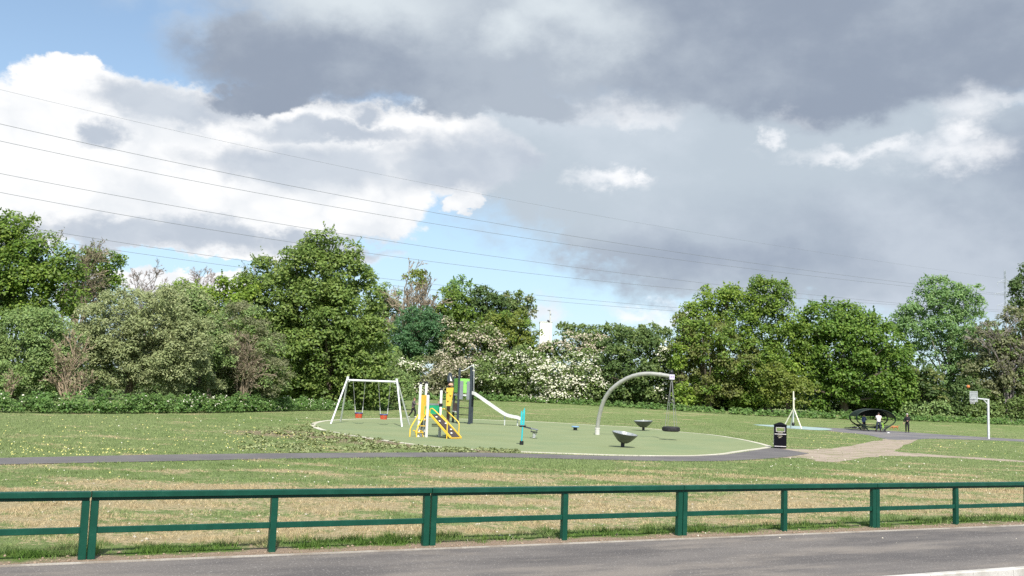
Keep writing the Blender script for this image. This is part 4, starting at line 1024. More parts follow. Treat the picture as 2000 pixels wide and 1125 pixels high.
    # hair, face
    hd = J['ht'] - J['hb']; up = hd.normalized()
    fx = Vector((0, -1, 0)); fx = (fx - up * fx.dot(up)).normalized(); sx = fx.cross(up)
    hb = MB(); c = J['hm'] + up * .03 * k - fx * .018 * k
    nlat, nlon = 7, 16; vs = []
    for i in range(nlat):
        for j in range(nlon):
            a = 2 * math.pi * j / nlon; frontness = max(0, math.cos(a)); low = 1.75 - 0.75 * frontness
            th = 0.05 + (low - 0.05) * i / (nlat - 1)
            vs.append(c + (fx * math.cos(a) * math.sin(th) * .102 + sx * math.sin(a) * math.sin(th) * .096 + up * math.cos(th) * .115) * k)
    hb.add(vs, [(i * nlon + j, i * nlon + (j + 1) % nlon, (i + 1) * nlon + (j + 1) % nlon, (i + 1) * nlon + j) for i in range(nlat - 1) for j in range(nlon)] + [tuple(range(nlon))])
    hb.build('cap' if hat else 'hair', hat or hair, t, True)
    fc = J['hm'] + fx * .088 * k
    MB().tube([fc + up * .03 * k, fc + fx * .022 * k - up * .012 * k, fc - up * .02 * k], [.008 * k, .014 * k, .012 * k], 6).build('nose', SKIN, t, True)
    for s in (-1, 1):
        MB().ball(fc + sx * s * .034 * k + up * .022 * k - fx * .004 * k, .011 * k, 8).build('eye', BLACK, t, True)
        MB().ball(J['hm'] + sx * s * .092 * k, .026 * k, 8, (.5, .8, 1.2)).build('ear', SKIN, t, True)
    MB().tube([fc - up * .045 * k - sx * .022 * k - fx * .008 * k, fc - up * .048 * k, fc - up * .045 * k + sx * .022 * k - fx * .008 * k], .006 * k, 5).build('mouth', mat('lips', (0.35, 0.13, 0.11), 0.5), t, True)
    # hands: palm, four fingers of different lengths, thumb from the side of the palm
    for s in 'lr':
        w = J['w' + s]; d = (w - J['e' + s]).normalized(); sd = d.orthogonal().normalized(); nn = d.cross(sd)
        mb = MB(); mb.tube([w - d * .01 * k, w + d * .045 * k, w + d * .085 * k], [.026 * k, .038 * k, .034 * k], 8)
        for q, ln in ((-1.5, .062), (-.5, .075), (.5, .072), (1.5, .055)):
            b0 = w + d * .08 * k + sd * q * .018 * k; b1 = b0 + d * ln * .55 * k + nn * .008 * k; b2 = b1 + d * ln * .40 * k + nn * .022 * k
            mb.tube([b0, b1, b2], [.0095 * k, .009 * k, .007 * k], 6)
        b0 = w + d * .03 * k + sd * .03 * k; mb.tube([b0, b0 + sd * .026 * k + d * .028 * k, b0 + sd * .030 * k + d * .058 * k + nn * .01 * k], [.012 * k, .011 * k, .008 * k], 6)
        mb.build('hand', SKIN, t, True)
    return t
WHITESH = mat('white_shirt', (0.80, 0.74, 0.74), 0.8); JEANS = mat('dark_jeans', (0.03, 0.04, 0.065), 0.8, wear=0.35, wscale=9, dirt=(0.16, 0.18, 0.22)); BLK = mat('black_cloth', (0.010, 0.010, 0.014), 0.8)
DKHAIR = mat('dark_hair', (0.03, 0.02, 0.015), 0.7); BRHAIR = mat('brown_hair', (0.11, 0.05, 0.03), 0.7); GREYC = mat('grey_hoodie', (0.085, 0.07, 0.08), 0.8); BLUEC = mat('blue_white_top', (0.10, 0.14, 0.30), 0.8, wear=0.9, wscale=5, dirt=(0.7, 0.72, 0.75))
PALE = mat('pale_cap', (0.55, 0.53, 0.50), 0.8)
q = at(1716, 843.5); person('person in white t-shirt and dark jeans standing before the shelter', q, 1.70, 165, WHITESH, JEANS, DKHAIR, pose=dict(kl=(.15, -.02, .5), kr=(-.14, -.02, .5), al=(.19, .03, .09), ar=(-.17, .03, .09), tl=(.22, -.12, .035), tr=(-.20, -.12, .035), el=(.28, -.06, 1.18), er=(-.28, -.06, 1.18), wl=(.12, -.24, 1.32), wr=(-.12, -.24, 1.32)), sleeves=False)
q = at(1772, 845); person('person all in black with pale cap, standing right of the shelter', q, 1.72, -35, BLK, BLK, DKHAIR, pose=dict(hm=(0, -.05, 1.63), ht=(0, -.07, 1.70), hb=(0, -.02, 1.56), el=(.24, -.02, 1.14), wl=(.10, -.22, 1.08), er=(-.26, .02, 1.13), wr=(-.27, -.08, .90)), hat=PALE)
q = gp(1687.5, 91.6); person('person in blue and white top standing inside the shelter', q, 1.50, 20, BLUEC, BLK, DKHAIR, pose=dict(el=(.26, -.05, 1.16), wl=(.16, -.25, 1.15)))
q = at(806, 816); person('child in grey hoodie and black leggings running right, beyond the swings', q, 1.46, 80, GREYC, BLK, BRHAIR, shoes=mat('pale_shoe', (0.5, 0.5, 0.5), 0.6), pose=dict(chest=(0, -.04, 1.34), neck=(0, -.07, 1.49), hb=(0, -.09, 1.57), hm=(0, -.10, 1.64), ht=(0, -.10, 1.71), sl=(.175, -.04, 1.41), sr=(-.175, -.04, 1.41), kl=(.10, -.20, .53), al=(.10, -.14, .12), tl=(.11, -.30, .06), kr=(-.10, .08, .50), ar=(-.10, .36, .14), tr=(-.11, .26, .04), el=(.24, .14, 1.18), wl=(.22, .02, 1.0), er=(-.24, -.16, 1.20), wr=(-.20, -.36, 1.22)))
q = gp(855, 74.0); person('child in black top with black hair, half hidden behind the green climbing panel', q, 1.30, 10, BLK, BLK, DKHAIR)

# dog sniffing the grass
q = at(1747.5, 840)
t = thing('dog', 'small tan dog with darker head lowered, right of the shelter', 'dog', q, (0, 0, R(8)))
TAN = mat('tan_fur', (0.36, 0.15, 0.06), 0.85, wear=0.5, wscale=5, dirt=(0.16, 0.08, 0.045)); DFUR = mat('dark_fur', (0.07, 0.05, 0.045), 0.85)
V = dict(loin=((.20, 0, .33), .085), rump=((.30, 0, .335), .095), belly=((.05, 0, .31), .095), chest=((-.14, 0, .30), .125), shoulder=((-.20, 0, .34), .11), neck=((-.30, 0, .31), .07), poll=((-.38, 0, .24), .068), muzzle=((-.46, 0, .14), .035), nose=((-.49, 0, .11), .022),
         tail1=((.38, 0, .38), .025), tail2=((.47, 0, .46), .016), tail3=((.52, 0, .54), .010))
E = [('loin', 'rump'), ('loin', 'belly'), ('belly', 'chest'), ('chest', 'shoulder'), ('shoulder', 'neck'), ('neck', 'poll'), ('poll', 'muzzle'), ('muzzle', 'nose'), ('rump', 'tail1'), ('tail1', 'tail2'), ('tail2', 'tail3')]
for s, y in (('l', .075), ('r', -.075)):
    fo = .05 if s == 'l' else -.04
    V.update({'fe' + s: ((-.15 + fo * .3, y, .20), .042), 'fw' + s: ((-.17 + fo, y, .10), .026), 'fp' + s: ((-.18 + fo, y, .025), .026), 'ft' + s: ((-.215 + fo, y, .018), .020),
              'hk' + s: ((.22 + fo, y, .21), .055), 'hh' + s: ((.345 + fo, y, .14), .026), 'hp' + s: ((.325 + fo, y, .03), .022), 'htoe' + s: ((.28 + fo, y, .018), .020)})
    E += [('chest', 'fe' + s), ('fe' + s, 'fw' + s), ('fw' + s, 'fp' + s), ('fp' + s, 'ft' + s), ('rump', 'hk' + s), ('hk' + s, 'hh' + s), ('hh' + s, 'hp' + s), ('hp' + s, 'htoe' + s)]
skin('body', V, E, TAN, t)
for s in (-1, 1):
    mb = MB(); mb.slab([(-.35, s * .05, .29), (-.39, s * .065, .30), (-.385, s * .095, .19)], (0, s * .012, 0)); mb.build('ear', DFUR, t)
    MB().ball((-.425, s * .042, .215), .011, 8).build('eye', BLACK, t, True)
MB().ball((-.505, 0, .105), .02, 8).build('nose', BLACK, t, True)
# ------------------------------------------------------------------ far building, floodlight mast, pylon, power lines
yb_ = 330.0
a, b = P(1059, 629, yb_), P(1082, 631, yb_)
cB = gp(1062, yb_)
t = thing('white_building', 'distant white tower block showing between the trees', 'building', cB)
WB = mat('white_render', (0.80, 0.80, 0.78), 0.7, wear=0.15, wscale=0.4, dirt=(0.62, 0.62, 0.60))
w2 = (b.x - a.x) / 2; hB = a.z - cB.z
MB().box((0, 4, hB / 2 - 1), (2 * w2, 8, hB + 2)).build('wall', WB, t)
MB().box((0, 4, hB + 0.15), (2 * w2 + 0.3, 8.3, 0.3)).build('parapet', mat('parapet_grey', (0.5, 0.5, 0.5), 0.7), t)
for k in range(2):
    MB().box((-w2 + 0.9 + k * 1.35, -0.02, hB * 0.55), (0.7, 0.05, 1.1)).build('window', mat('far_glass', (0.08, 0.09, 0.11), 0.2), t)
yl = 190.0; cL = gp(1074, yl)
t = thing('floodlight_mast', 'tall pale floodlight mast standing before the white building', 'lamp post', cL)
tp = P(1074.5, 607, yl) - cL
MB().tube([(0, 0, -0.3), tp], [0.22, 0.10], 10).build('mast', mat('mast_grey', (0.55, 0.54, 0.50), 0.6), t, True)
MB().box(tp + Vector((-0.22, 0, 0.06)), (0.5, 0.35, 0.16)).build('lamp_head', GREYP, t)
MB().box(tp + Vector((-0.25, 0, -1.95)), (0.5, 0.35, 0.3), Matrix.Rotation(0.5, 3, 'Y')).build('lamp_head', BLACK, t)
MB().box(tp + Vector((0.12, 0, -0.7)), (0.22, 0.22, 0.3)).build('junction_box', GREYP, t)

def lattice(name, label, c, H, arms, base_w=4.0):
    t = thing(name, label, 'pylon', c); m = mat('pylon_steel', (0.40, 0.43, 0.47), 0.7)
    def wd(z): return max(0.5, base_w * (1 - z / (H * 0.72))) if z < H * 0.64 else 0.5
    lv = [i * H / 14 for i in range(15)]; cn = [(-1, -1), (1, -1), (1, 1), (-1, 1)]
    for sx, sy in cn:
        MB().tube([(sx * wd(z) / 2, sy * wd(z) / 2, z) for z in lv], 0.06, 4).build('corner_leg', m, t)
    mb = MB()
    for z0, z1 in zip(lv[:-1], lv[1:]):
        for k in range(4):
            a, b = cn[k], cn[(k + 1) % 4]
            mb.tube([(a[0] * wd(z0) / 2, a[1] * wd(z0) / 2, z0), (b[0] * wd(z1) / 2, b[1] * wd(z1) / 2, z1)], 0.03, 3, cap=False); mb.tube([(b[0] * wd(z0) / 2, b[1] * wd(z0) / 2, z0), (a[0] * wd(z1) / 2, a[1] * wd(z1) / 2, z1)], 0.03, 3, cap=False)
    mb.build('lattice', m, t)
    for z, l in arms:
        mb = MB()
        for s in (-1, 1):
            for yy in (-0.25, 0.25): mb.tube([(s * 0.3, yy, z), (s * l, 0, z + 0.1)], 0.07, 4); mb.tube([(s * 0.3, yy, z + 1.3), (s * l, 0, z + 0.1)], 0.07, 4)
        mb.build('crossarm', m, t)
        for s in (-1, 1): MB().tube([(s * l, 0, z), (s * l, 0, z - 1.6)], 0.08, 5).build('insulator', m, t)
    return t
yp = 430.0; cp = gp(1966, yp)
zz = lambda py: P(1966, py, yp).z - cp.z
lattice('pylon', 'faint lattice pylon far off at the right edge between two trees', cp, zz(527), [(zz(552), 3.2), (zz(575), 4.4), (zz(598), 3.4)])
# each wire runs on one straight line in plan, from beyond the left edge to the pylon; its sag is read off the photograph
WIRE = mat('wire', (0.16, 0.17, 0.19), 0.5)
def wire(pts, label, off, r):
    c = np.polyfit([p[0] for p in pts], [p[1] for p in pts], 2 if len(pts) > 2 else 1)
    pa, pb = Vector((-125.0 + off * 0.3, 150.0 + off)), Vector((cp.x + off * 0.55, yp + off * 0.3))
    out = []
    for i in range(61):
        k = i / 60; k = k ** 1.5
        q = pa.lerp(pb, k); px = 1000 + FPX * q.x / q.y
        for _ in range(4):
            py = float(np.polyval(c, px)); w = P(px, py, q.y); px += (q.x - w.x) * FPX / q.y
        w.x = q.x; out.append(w)
    o = MB().tube(out, r, 5).build('power_line', WIRE)
    tag(o, label, 'power line', 'overhead power lines')
wire([(0, 247), (300, 300), (590, 368), (1000, 443), (1400, 508), (1780, 551)], 'uppermost clearly seen power line, starting a quarter down the left edge', 0, 0.042)
wire([(0, 281), (300, 330), (590, 390), (1000, 466), (1400, 520), (1780, 557)], 'second clear power line down at the left edge, just below the first', 1.5, 0.042)
wire([(0, 342), (400, 407), (800, 476), (1200, 536), (1560, 576), (1780, 591)], 'third clear power line down, just clearing the big tree top', 6, 0.042)
wire([(0, 379), (400, 440), (800, 506), (1200, 556), (1560, 583), (1780, 595)], 'fourth clear power line down, crossing the big tree top', 8, 0.042)
wire([(90, 454), (300, 480), (490, 507), (860, 560), (1180, 590), (1760, 628)], 'low power line meeting the oak crown at the left', 13, 0.038)
wire([(170, 482), (480, 521), (860, 566), (1180, 600), (1760, 632)], 'lowest power line, passing behind the big tree', 15, 0.038)
wire([(0, 175), (210, 226), (600, 305), (860, 368), (1000, 395), (1300, 440), (1780, 520)], 'thin faint top wire crossing the white cloud', 3, 0.022)
# ------------------------------------------------------------------ trees and bushes
vr = np.random.default_rng(11)
def unit(n):
    v = vr.normal(size=(n, 3)); return v / np.linalg.norm(v, axis=1, keepdims=True)
def leaf_quads(C, Nrm, ln, wd, droop=0.0):
    """one pointed four-cornered leaf spray per centre"""
    n = len(C); a = unit(n); a[:, 2] -= droop
    Nrm = Nrm / np.linalg.norm(Nrm, axis=1, keepdims=True)
    a -= Nrm * (a * Nrm).sum(1, keepdims=True); a /= np.linalg.norm(a, axis=1, keepdims=True) + 1e-9
    b = np.cross(Nrm, a); s = vr.uniform(0.65, 1.3, (n, 1)); l = s * ln / 2; w = s * wd / 2
    k = vr.uniform(-0.15, 0.25, (n, 1)) * l
    V = np.empty((n, 4, 3)); V[:, 0] = C - a * l; V[:, 1] = C + b * w - a * k; V[:, 2] = C + a * l; V[:, 3] = C - b * w - a * k
    return V.reshape(-1, 3)
def limb_mesh(name, base, tips, r0, m, parent, loc, multi=1, seed=0):
    rd = random.Random(seed); mb = MB(); base = Vector(base)
    if not tips: tips = [base + UP * 2]
    hub = sum((Vector(t) for t in tips), Vector()) / len(tips)
    for sidx in range(multi):
        b0 = base + Vector((rd.uniform(-.5, .5), rd.uniform(-.3, .3), 0)) * (0.0 if multi == 1 else r0 * 5)
        fork = b0.lerp(hub, 0.42) + Vector((rd.uniform(-.3, .3), rd.uniform(-.3, .3), 0)) * r0 * 3
        top = b0.lerp(hub, 1.05) + Vector((rd.uniform(-.6, .6), rd.uniform(-.6, .6), 0)) * r0 * 4
        mb.tube([b0 - UP * 0.2, b0 + UP * 0.12, b0.lerp(fork, .5) + Vector((rd.uniform(-1, 1), rd.uniform(-1, 1), 0)) * r0 * .6, fork, fork.lerp(top, .5) + Vector((rd.uniform(-1, 1), rd.uniform(-1, 1), 0)) * r0, top], [r0 * 1.5, r0 * 1.15, r0 * .9, r0 * .72, r0 * .42, r0 * .12], 7)
        for tpt in tips[sidx::multi]:
            tpt = Vector(tpt); k = rd.uniform(.25, .8); st = b0.lerp(fork, k * 2) if k < .5 else fork.lerp(top, k * 2 - 1)
            md = st.lerp(tpt, .5) + Vector((rd.uniform(-1, 1), rd.uniform(-1, 1), rd.uniform(-.2, 1))) * (tpt - st).length * .12
            mb.tube([st, md, tpt], [r0 * .36, r0 * .22, r0 * .07], 5)
    off = Vector(loc); mb.v = [p - off for p in mb.v]
    return mb.build(name, m, parent, True)
BARK = mat('bark_grey_brown', (0.105, 0.085, 0.065), 0.9, wear=0.5, wscale=2, dirt=(0.06, 0.05, 0.04), bump=0.6)
BARKP = mat('bark_pale', (0.26, 0.23, 0.19), 0.9, wear=0.4, wscale=2, dirt=(0.12, 0.10, 0.08), bump=0.6)
TWIGM = mat('twig_brown', (0.245, 0.200, 0.140), 0.9, wear=0.4, wscale=3, dirt=(0.17, 0.125, 0.085))
TWIGT = mat('twig_tan', (0.30, 0.235, 0.16), 0.9, wear=0.4, wscale=3, dirt=(0.17, 0.13, 0.09))
TWIGG = mat('twig_grey', (0.25, 0.215, 0.205), 0.9, wear=0.4, wscale=3, dirt=(0.17, 0.14, 0.13))
LM = dict(
    oak=leafmat('leaf_oak', (0.119, 0.196, 0.035), 0.40, (0.232, 0.314, 0.053)),
    oakb=leafmat('leaf_oak_bright', (0.169, 0.258, 0.040), 0.35, (0.270, 0.357, 0.056)),
    maple=leafmat('leaf_maple', (0.141, 0.211, 0.050), 0.40, (0.245, 0.318, 0.085)),
    syc=leafmat('leaf_sycamore', (0.106, 0.188, 0.032), 0.40, (0.195, 0.295, 0.050)),
    olive=leafmat('leaf_willow_olive', (0.205, 0.244, 0.102), 0.35, (0.310, 0.335, 0.171), trans=0.2),
    oliveg=leafmat('leaf_willow_green', (0.147, 0.221, 0.065), 0.35, (0.221, 0.293, 0.108), trans=0.2),
    brownleaf=leafmat('leaf_young_brown', (0.169, 0.190, 0.060), 0.35, (0.215, 0.256, 0.073)),
    brownol=leafmat('leaf_brown_olive', (0.192, 0.206, 0.107), 0.35, (0.243, 0.251, 0.142)),
    dark=leafmat('leaf_dark_green', (0.089, 0.143, 0.045), 0.40, (0.139, 0.205, 0.065)),
    blue=leafmat('leaf_blue_green', (0.075, 0.164, 0.069), 0.35, (0.118, 0.228, 0.087)),
    pop=leafmat('leaf_poplar', (0.171, 0.284, 0.102), 0.35, (0.270, 0.391, 0.164)),
    haw=leafmat('leaf_hawthorn', (0.145, 0.207, 0.064), 0.40, (0.220, 0.284, 0.102)),
    yg=leafmat('leaf_yellow_green', (0.164, 0.212, 0.043), 0.35, (0.244, 0.270, 0.059)),
    weed=leafmat('leaf_nettle', (0.112, 0.201, 0.054), 0.40, (0.180, 0.286, 0.083)))
BLOS = leafmat('blossom_white', (0.68, 0.66, 0.54), 0.22, (0.76, 0.74, 0.64), trans=0.25, rough=0.8)
BLOSP = leafmat('blossom_cream', (0.46, 0.41, 0.31), 0.25, (0.55, 0.50, 0.40), trans=0.25, rough=0.8)
VEG_TRIS = [0]
def clumps_for(lobes, Y, rc, cover, back=0.35, depth=0.85):
    """sprays over the outer shell of the crown's lobes"""
    W = []; 
    for (px, py, rx, ry) in lobes:
        c = P(px, py, Y); k = Y / FPX
        W.append((np.array(c), np.array([rx * k, max(min(rx, ry * 1.3) * k * depth, 0.4), ry * k])))
    out = []
    for i, (c, r) in enumerate(W):
        a = 4 * math.pi * ((((r[0] * r[1]) ** 1.6 + (r[0] * r[2]) ** 1.6 + (r[1] * r[2]) ** 1.6) / 3) ** (1 / 1.6))
        n = max(6, int(cover * a / (math.pi * rc * rc)))
        u = unit(n); keep = (u[:, 1] < 0.25) | (vr.random(n) < back); u = u[keep]
        q = c + u * r * vr.uniform(0.80, 1.03, (len(u), 1))
        ok = np.ones(len(q), bool)
        for j, (c2, r2) in enumerate(W):
            if j != i: ok &= (((q - c2) / r2) ** 2).sum(1) > 0.55
        out.append(q[ok])
        n2 = int(n * 0.30); u = unit(n2); u[:, 1] = -np.abs(u[:, 1]) * 0.8 + 0.2; out.append(c + u * r * vr.uniform(0.35, 0.70, (n2, 1)))
    return np.concatenate(out), W
def veg(name, label, cat, lobes, Y, base_px, lm, leaf=0.26, asp=0.62, rc=0.9, cover=1.35, dens=1.75, flat=0.88, r0=0.22, bark=None, multi=1, droop=0.0, blossom=None, bl=0.0, blm=None, mix=None, mixf=0.0, inner=0.22, group=None, tips_n=16, gap=0.0, updir=0.55):
    leaf = max(leaf * 0.95, Y * 0.00235); asp = min(0.75, asp * 1.15); wd = leaf * asp
    base = gp(base_px, Y)
    C, W = clumps_for(lobes, Y, rc, cover)
    gzc = gz_np(C[:, 0], C[:, 1]); C[:, 2] = np.maximum(C[:, 2], gzc + rc * 0.25)
    if gap: C = C[vr.random(len(C)) > gap]
    t = thing(name, label, cat, base, group=group)
    nl = max(8, int(dens * 4 * rc * rc / (leaf * wd)))
    rcs = rc * vr.uniform(0.6, 1.35, len(C)); cnt = np.maximum(5, (nl * (rcs / rc) ** 2).astype(int))
    idx = np.repeat(np.arange(len(C)), cnt); n = len(idx)
    u = unit(n); u[:, 2] = np.where(u[:, 2] < -0.35, -u[:, 2], u[:, 2])
    rad = vr.uniform(0.35, 1.08, (n, 1)) ** 0.6
    pos = C[idx] + u * rad * rcs[idx][:, None] * np.array([1, 1, flat])
    nr = u * 0.60 + unit(n) * 0.60 + np.array([0, -0.34, updir])
    # leaves inside the crown, so that it is not a hollow shell
    vol = []
    for c, r in W:
        m_ = int(inner * cover * 10 * (r[0] * r[2]) / (leaf * wd) * 0.9); uu = unit(m_) * r * (vr.random((m_, 1)) ** 0.5) * 0.82; vol.append(c + uu)
    vol = np.concatenate(vol); nv = unit(len(vol))
    ns = len(C) * 2; ci = vr.integers(0, len(C), ns); sd_ = unit(ns) * np.array([.6, .5, .4]) + np.array([0, 0, .75]); sl = vr.uniform(.6, 1.5, ns) * rc
    kk = 9; f_ = np.tile(np.linspace(.35, 1.0, kk), ns); ii = np.repeat(np.arange(ns), kk)
    spp = C[ci][ii] + sd_[ii] * (sl[ii] * f_)[:, None] + vr.normal(0, .07, (ns * kk, 3)) * (1.25 - f_)[:, None] * rc
    vol = np.concatenate([vol, spp]); nv = np.concatenate([nv, unit(len(spp)) * .8 + np.array([0, -.4, .4])])
    def put(nm, p, q, m_, sc=1.0, an=None):
        z = gz_np(p[:, 0], p[:, 1]); k = p[:, 2] > z + 0.03; p, q = p[k], q[k]
        V = leaf_quads(p - np.array(base), q, leaf * sc, wd * sc, droop); VEG_TRIS[0] += len(p) * 2
        return raw_mesh(nm, V, np.arange(len(V)).reshape(-1, 4), 4, m_, t)
    sel = np.zeros(n, bool)
    if blossom is not None:
        # flowers sit on the outer, upper sprays
        cb = vr.random(len(C)) < bl; sel = cb[idx] & (u[:, 2] > -0.2) & (vr.random(n) < 0.85) & (rad[:, 0] > 0.62)
    sm = np.zeros(n, bool)
    if mix is not None:
        cm = vr.random(len(C)) < mixf; sm = cm[idx] & ~sel
    g_leaf = ~sel & ~sm
    put('crown', np.concatenate([pos[g_leaf], vol]), np.concatenate([nr[g_leaf], nv]), lm)
    if sm.any(): put('young_foliage', pos[sm], nr[sm], mix)
    if sel.any(): put('blossom', pos[sel] + u[sel] * 0.06, nr[sel], blossom, 0.8)
    tp = C[vr.permutation(len(C))[:tips_n]]
    limb_mesh('trunk', base, [tuple(p) for p in tp], r0, bark or BARK, t, base, multi, seed=len(label))
    return t
def twiggy(name, label, cat, lobes, Y, base_px, m, n_main=9, levels=4, r0=0.09, seed=1, spread=0.5, leafm=None, leafn=0, leaf=0.2, group=None, thick=1.0, reach=0.58):
    """bare or barely leafed bush or tree: branching twigs filling the lobes"""
    rd = random.Random(seed); base = gp(base_px, Y); t = thing(name, label, cat, base, group=group)
    mb = MB(); ends = []
    W = [(P(px, py, Y), rx * Y / FPX, ry * Y / FPX) for px, py, rx, ry in lobes]
    rmin = Y * 0.00016 * thick
    def grow(p, d, ln, r, lv):
        q = p + d * ln; md = p.lerp(q, .5) + Vector((rd.uniform(-1, 1), rd.uniform(-1, 1), rd.uniform(-.5, 1))) * ln * .07
        if r < 0.03: mb.tube([p - base, q - base], [r, max(rmin, r * .6)], 3, cap=False)
        else: mb.tube([p - base, md - base, q - base], [r, r * .8, max(rmin, r * .6)], 5, cap=False)
        ends.append(q); ends.append(md)
        if lv == 0: return
        for k in range(rd.choice((4, 4, 5))):
            st = p.lerp(q, rd.uniform(.5, 1.0)); dd = (d + Vector((rd.gauss(0, 1), rd.gauss(0, 1), rd.gauss(0, .8) + 0.15)) * spread).normalized()
            grow(st, dd, ln * rd.uniform(.30, .52) * (0.75 if lv == levels and reach > .7 else 1), max(rmin, r * .52), lv - 1)
    for i in range(n_main):
        c, a, b = W[i % len(W)]
        tgt = c + Vector((rd.uniform(-.75, .75) * a, rd.uniform(-.5, .5) * a, rd.uniform(-.3, .55) * b))
        s = base + Vector((rd.uniform(-.3, .3) * a * .5, rd.uniform(-.2, .2), 0)) * (0.2 if n_main < 6 else 1)
        grow(s, (tgt - s).normalized(), (tgt - s).length * reach, r0, levels)
    mb.build('branches', m, t)
    if leafm is not None and ends:
        E = np.array([tuple(e) for e in ends]); p = E[vr.integers(0, len(E), leafn)] + vr.normal(0, 0.14, (leafn, 3)); p = p[p[:, 2] > gz_np(p[:, 0], p[:, 1]) + .1]
        leaf = max(leaf, Y * .0021); VEG_TRIS[0] += 2 * len(p)
        V = leaf_quads(p - np.array(base), unit(len(p)) + np.array([0, -.2, .4]), leaf, leaf * .55); raw_mesh('crown', V, np.arange(len(V)).reshape(-1, 4), 4, leafm, t)
    return t
GB = 'trees and bushes behind the field'
# ---- left group
veg('oak_tree', 'tall dark green oak at the far left edge', 'tree', [(20, 520, 95, 80), (70, 575, 85, 70), (-60, 540, 95, 95), (40, 465, 55, 40), (110, 540, 48, 55), (10, 610, 95, 50)], 84, 30, LM['oak'], rc=1.05, r0=0.40, bark=BARK, group=GB)
twiggy('bare_tree', 'reddish-brown sparse tree just right of the far-left oak', 'tree', [(135, 500, 45, 60), (165, 520, 36, 55)], 92, 150, TWIGM, 8, 4, 0.12, 3, 0.55, LM['brownol'], 3000, group=GB, reach=0.80)
veg('oak_tree', 'small dark green tree with a gap of sky, right of the sparse brown one', 'tree', [(200, 530, 34, 50), (215, 565, 28, 35), (185, 505, 20, 25)], 96, 205, LM['oak'], rc=0.8, r0=0.2, gap=0.15, group=GB)
twiggy('bare_tree', 'pale grey leafless tree on the skyline right of the far-left oak', 'tree', [(290, 545, 44, 40), (268, 560, 30, 30)], 150, 288, TWIGG, 9, 4, 0.12, 8, 0.55, group=GB, reach=0.80)
twiggy('bare_tree', 'pale leafless treetop on the skyline left of the biggest tree', 'tree', [(400, 545, 34, 28)], 150, 400, TWIGG, 8, 4, 0.10, 9, 0.55, group=GB, reach=0.80)
veg('sycamore_bush', 'bright green leafy tree top behind the olive willow bushes', 'tree', [(390, 600, 70, 45), (440, 590, 50, 40), (350, 590, 40, 28), (470, 610, 40, 60)], 86, 410, LM['oakb'], rc=0.7, r0=0.2, updir=0.7, group=GB)
veg('hornbeam_tree', 'biggest dense green tree, behind the swing frame', 'tree', [(620, 560, 90, 95), (560, 590, 85, 95), (670, 600, 75, 100), (600, 680, 115, 90), (690, 700, 70, 90), (640, 505, 60, 45), (520, 560, 50, 50), (640, 755, 100, 45), (720, 670, 40, 80), (590, 740, 60, 50), (545, 650, 60, 70), (700, 765, 55, 40), (650, 640, 90, 80)], 88, 640, LM['maple'], leaf=0.30, asp=0.5, rc=0.85, dens=1.82, r0=0.45, flat=0.8, updir=0.5, group=GB)
twiggy('dead_top', 'thin dark bare stem rising beside the biggest tree', 'tree', [(513, 525, 9, 30)], 90, 512, TWIGM, 2, 3, 0.06, 4, 0.55, LM['dark'], 260, group=GB, reach=0.80)
veg('willow_bush', 'green willow bush at the far left below the oak', 'bush', [(30, 690, 110, 80), (-90, 700, 90, 80), (90, 660, 70, 50), (70, 730, 90, 55)], 62, 40, LM['oliveg'], leaf=0.20, asp=0.34, rc=0.6, dens=1.56, r0=0.10, multi=4, droop=0.2, flat=0.8, group=GB)
twiggy('bare_shrub', 'tan leafless shrub between the two left willow bushes', 'bush', [(135, 660, 38, 80), (120, 700, 45, 70), (165, 720, 40, 50)], 60.5, 135, TWIGT, 16, 4, 0.055, 5, 0.42, LM['olive'], 900, 0.12, group=GB)
twiggy('bare_shrub', 'few tan stems at the far left edge in the willow', 'bush', [(20, 720, 30, 55)], 58.5, 18, TWIGT, 6, 3, 0.05, 6, 0.35, LM['oliveg'], 300, 0.12, group=GB)
veg('willow_bush', 'grey-olive willow bush, widest of the left bushes', 'bush', [(240, 650, 85, 75), (200, 690, 60, 65), (300, 640, 80, 75), (270, 710, 110, 65), (340, 690, 70, 80)], 66, 250, LM['olive'], leaf=0.19, asp=0.32, rc=0.55, dens=1.62, r0=0.10, multi=5, droop=0.1, flat=0.9, group=GB)
veg('willow_bush', 'olive willow bush with rounded top between grey-olive and brown bushes', 'bush', [(380, 640, 60, 55), (390, 700, 70, 75), (350, 600, 60, 38)], 70, 385, LM['oliveg'], leaf=0.19, asp=0.34, rc=0.55, dens=1.56, r0=0.09, multi=4, droop=0.1, flat=0.9, mix=LM['olive'], mixf=0.55, group=GB)
veg('willow_bush', 'brownish olive bush tucked against the left side of the biggest tree', 'bush', [(460, 650, 60, 55), (480, 710, 75, 70), (520, 730, 50, 50), (430, 730, 60, 50)], 74, 470, LM['brownol'], leaf=0.19, asp=0.34, rc=0.55, dens=1.49, r0=0.09, multi=5, droop=0.1, flat=0.9, mix=LM['oliveg'], mixf=0.45, group=GB)
twiggy('bare_shrub', 'brown twigs standing out of the brownish bush by the biggest tree', 'bush', [(470, 640, 50, 50), (500, 690, 40, 60)], 72, 470, TWIGM, 12, 4, 0.05, 12, 0.5, LM['brownol'], 700, 0.12, group=GB)
veg('young_tree', 'light green young tree behind the right-hand swing', 'tree', [(755, 745, 26, 50), (775, 770, 26, 34)], 94, 760, LM['oliveg'], leaf=0.22, asp=0.4, rc=0.6, r0=0.1, group=GB)
